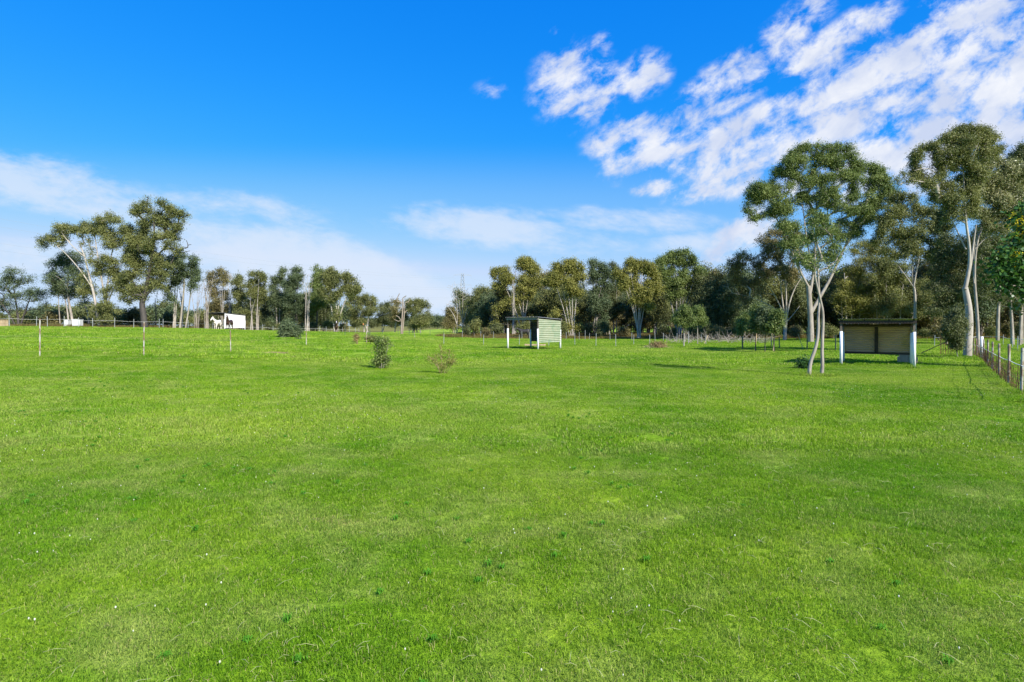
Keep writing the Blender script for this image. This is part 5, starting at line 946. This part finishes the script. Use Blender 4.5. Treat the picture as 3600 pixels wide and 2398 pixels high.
for k in range(900):
    y = 3 + 15 * rc.uniform() ** 1.3; x = rc.uniform(-.92, .92) * y; a = rc.uniform(0, 3.14); l = rc.uniform(.02, .06); z = h1(x, y) + .045
    d_ = Vector((math.cos(a) * l, math.sin(a) * l, rc.uniform(-.01, .015))); c_ = Vector((x, y, z)); mb.tube([c_ - d_, c_ + Vector((0, 0, .012)), c_ + d_], [.001, .0016, .0007], 3, False)
tag(mb.build('cut_straw', simple('straw', (.4,.4,.2), (.3,.32,.13), 30, .8), None), 'pale cut grass stalks lying loose on the lawn', 'cut grass', kind='stuff')

# ------------------------------------------------------------------ pylon and power lines
M_PYL = simple('pylon_steel', (.3,.32,.35), (.24,.26,.29), 2, .6, .3)
def pylon(x, y, H, lab):
    root = empty('pylon', (x, y, 0), lab, 'pylon'); root.rotation_euler = (0, 0, R(12))
    w = lambda z: 4.2 * (1 - z / H) ** 1.25 + .9; m = MB(); zs = [H * f for f in (0, .13, .25, .36, .46, .55, .63, .7, .77, .84, .91, 1)]
    for sx in (-1, 1):
        for sy in (-1, 1): m.tube([(sx * w(z), sy * w(z), z) for z in zs], .12, 4)
    for i in range(len(zs) - 1):
        a_, b_ = zs[i], zs[i + 1]
        for s in (-1, 1):
            m.tube([(-w(a_), s * w(a_), a_), (w(b_), s * w(b_), b_)], .07, 3); m.tube([(w(a_), s * w(a_), a_), (-w(b_), s * w(b_), b_)], .07, 3)
            m.tube([(s * w(a_), -w(a_), a_), (s * w(b_), w(b_), b_)], .07, 3); m.tube([(s * w(a_), w(a_), a_), (s * w(b_), -w(b_), b_)], .07, 3)
    m.build('lattice', M_PYL, root)
    for z in (.62 * H, .79 * H, .97 * H):
        a = MB(); L_ = 7.5
        for s in (-1, 1): a.tube([(-L_, 0, z), (0, s * .9, z + .1), (L_, 0, z)], .11, 4); 
        a.tube([(-L_, 0, z), (0, 0, z + 1.6), (L_, 0, z)], .1, 4)
        for s in (-1, 1): a.tube([(s * L_, 0, z), (s * L_, 0, z - 1.6)], .08, 4)
        a.build('cross_arm', M_PYL, root)
    return root
DP = 480; pylon((1626 - 1800) / F * DP, DP, CAMZ + (HY - 962) / F * DP, 'faint grey steel pylon far away behind the white leafless trees')
M_LINE = simple('power_line', (.25,.27,.3), (.2,.22,.25), 2, .6)
def line(p0, D0, p1, D1, sag_, r_):
    A_ = Vector(((p0[0] - 1800) / F * D0, D0, CAMZ + (HY - p0[1]) / F * D0)); B_ = Vector(((p1[0] - 1800) / F * D1, D1, CAMZ + (HY - p1[1]) / F * D1)); n = 24
    pts_ = [A_.lerp(B_, k / n) - A_ - Vector((0, 0, sag_ * 4 * k / n * (1 - k / n))) for k in range(n + 1)]
    return A_, MB().tube(pts_, r_, 4, False)
for i, (ya, yb) in enumerate([(976, 690), (981, 725), (1012, 790), (1018, 820), (1045, 880), (1050, 905)]):
    A_, m_ = line((1598 + 4 * (i % 2), ya), DP, (-420, yb), 250, 6.5, .035); o_ = m_.build('power_line', M_LINE, None); o_.location = A_
    tag(o_, '%s of six thin power lines sagging left from the far pylon' % ['highest', 'second highest', 'third from the top', 'fourth from the top', 'second lowest', 'lowest'][i], 'power line', 'power lines from the pylon')
for i, ya in enumerate((978, 1014, 1047)):
    A_, m_ = line((1652, ya), DP, (2250, ya + 70), 760, 9, .04); o_ = m_.build('power_line', M_LINE, None); o_.location = A_
    tag(o_, '%s of three thin power lines leaving the pylon to the right' % ['top', 'middle', 'bottom'][i], 'power line', 'power lines right of the pylon')

# rough tufts left by the mower round trunks, posts and shrubs
rt = np.random.default_rng(91); tp = []
for o in list(scene.objects):
    if o.parent is None and o.type == 'EMPTY' and 10 < o.location.y < 100:
        x, y = o.location.x, o.location.y; k = 3 if 'tree' in o.name or 'shrub' in o.name or 'bush' in o.name else 0
        for _ in range(k): tp.append((x + rt.normal(0, .35), y + rt.normal(0, .3)))
        for ch in o.children:
            if ch.name.startswith('post') and len(ch.data.vertices):
                v0 = ch.data.vertices[0].co; tp.append((x + v0.x, y + v0.y)); tp.append((x + v0.x + rt.normal(0, .15), y + v0.y + rt.normal(0, .15)))
for (px, py) in [(2847,1322),(2886,1322),(2847,1322),(2886,1322),(2867,1320),(3403,1254),(3395,1252),(3390,1256),(3362,1256),(3375,1256),(3350,1254)]: q_ = at(px, py); tp.append((q_.x + rt.normal(0, .12), q_.y + rt.normal(0, .12)))
tp = np.array(tp); tp = np.column_stack([tp, hgt(tp[:, 0], tp[:, 1])])
bl = blades(rt, 300, .62, .2, .009, 1.0)
scatter('rough_tufts', M_BLADE, bl, tp, rt.uniform(.5, 1.3, len(tp)).astype(np.float32), 'longer grass tufts round trunks, posts and shrubs', 'grass', 9)
# broad-leaved weeds in the lawn
mw, t, p = new_mat('weed_leaf'); geo = t.add('ShaderNodeNewGeometry'); a_ = t.add('ShaderNodeAttribute', attribute_name='tint')
t.put(p.inputs['Base Color'], t.mix(a_.outputs['Fac'], (.04, .15, .008), (.09, .24, .02))); p.inputs['Roughness'].default_value = .8; p.inputs['Specular IOR Level'].default_value = .08
def rosettes(rng, n, r):
    V = []; q_ = []; tr_ = []; 
    for i in range(n):
        an = rng.uniform(0, 6.28); l = r * rng.uniform(.6, 1.2); w = l * .32; c_, s_ = math.cos(an), math.sin(an); ox, oy = rng.normal(0, r * .5, 2)
        b = len(V); P_ = lambda u_, v_, z_: (ox + c_ * u_ - s_ * v_, oy + s_ * u_ + c_ * v_, z_)
        V += [P_(0, -.2 * w, .02), P_(0, .2 * w, .02), P_(l * .6, w * .5, .055), P_(l * .6, -w * .5, .055), P_(l, 0, .035)]
        q_.append((b, b + 3, b + 2, b + 1)); tr_.append((b + 3, b + 4, b + 2))
    return np.array(V), np.array(q_), np.array(tr_), rng.uniform(0, 1, n)
wp = []
cw_ = [(rt.uniform(-.9, .9), rt.uniform(3, 22)) for _ in range(45)]
for _ in range(150):
    c_ = cw_[rt.integers(0, 45)]; y = max(2.8, c_[1] + rt.normal(0, .35)); wp.append((c_[0] * c_[1] + rt.normal(0, .45), y))
wp = np.array(wp); wp = np.column_stack([wp, hgt(wp[:, 0], wp[:, 1])])
scatter('lawn_weeds', mw, rosettes(rt, 20, .032), wp, rt.uniform(.7, 1.3, len(wp)).astype(np.float32), 'low broad-leaved weeds and clover leaves in the lawn', 'weeds', 12)
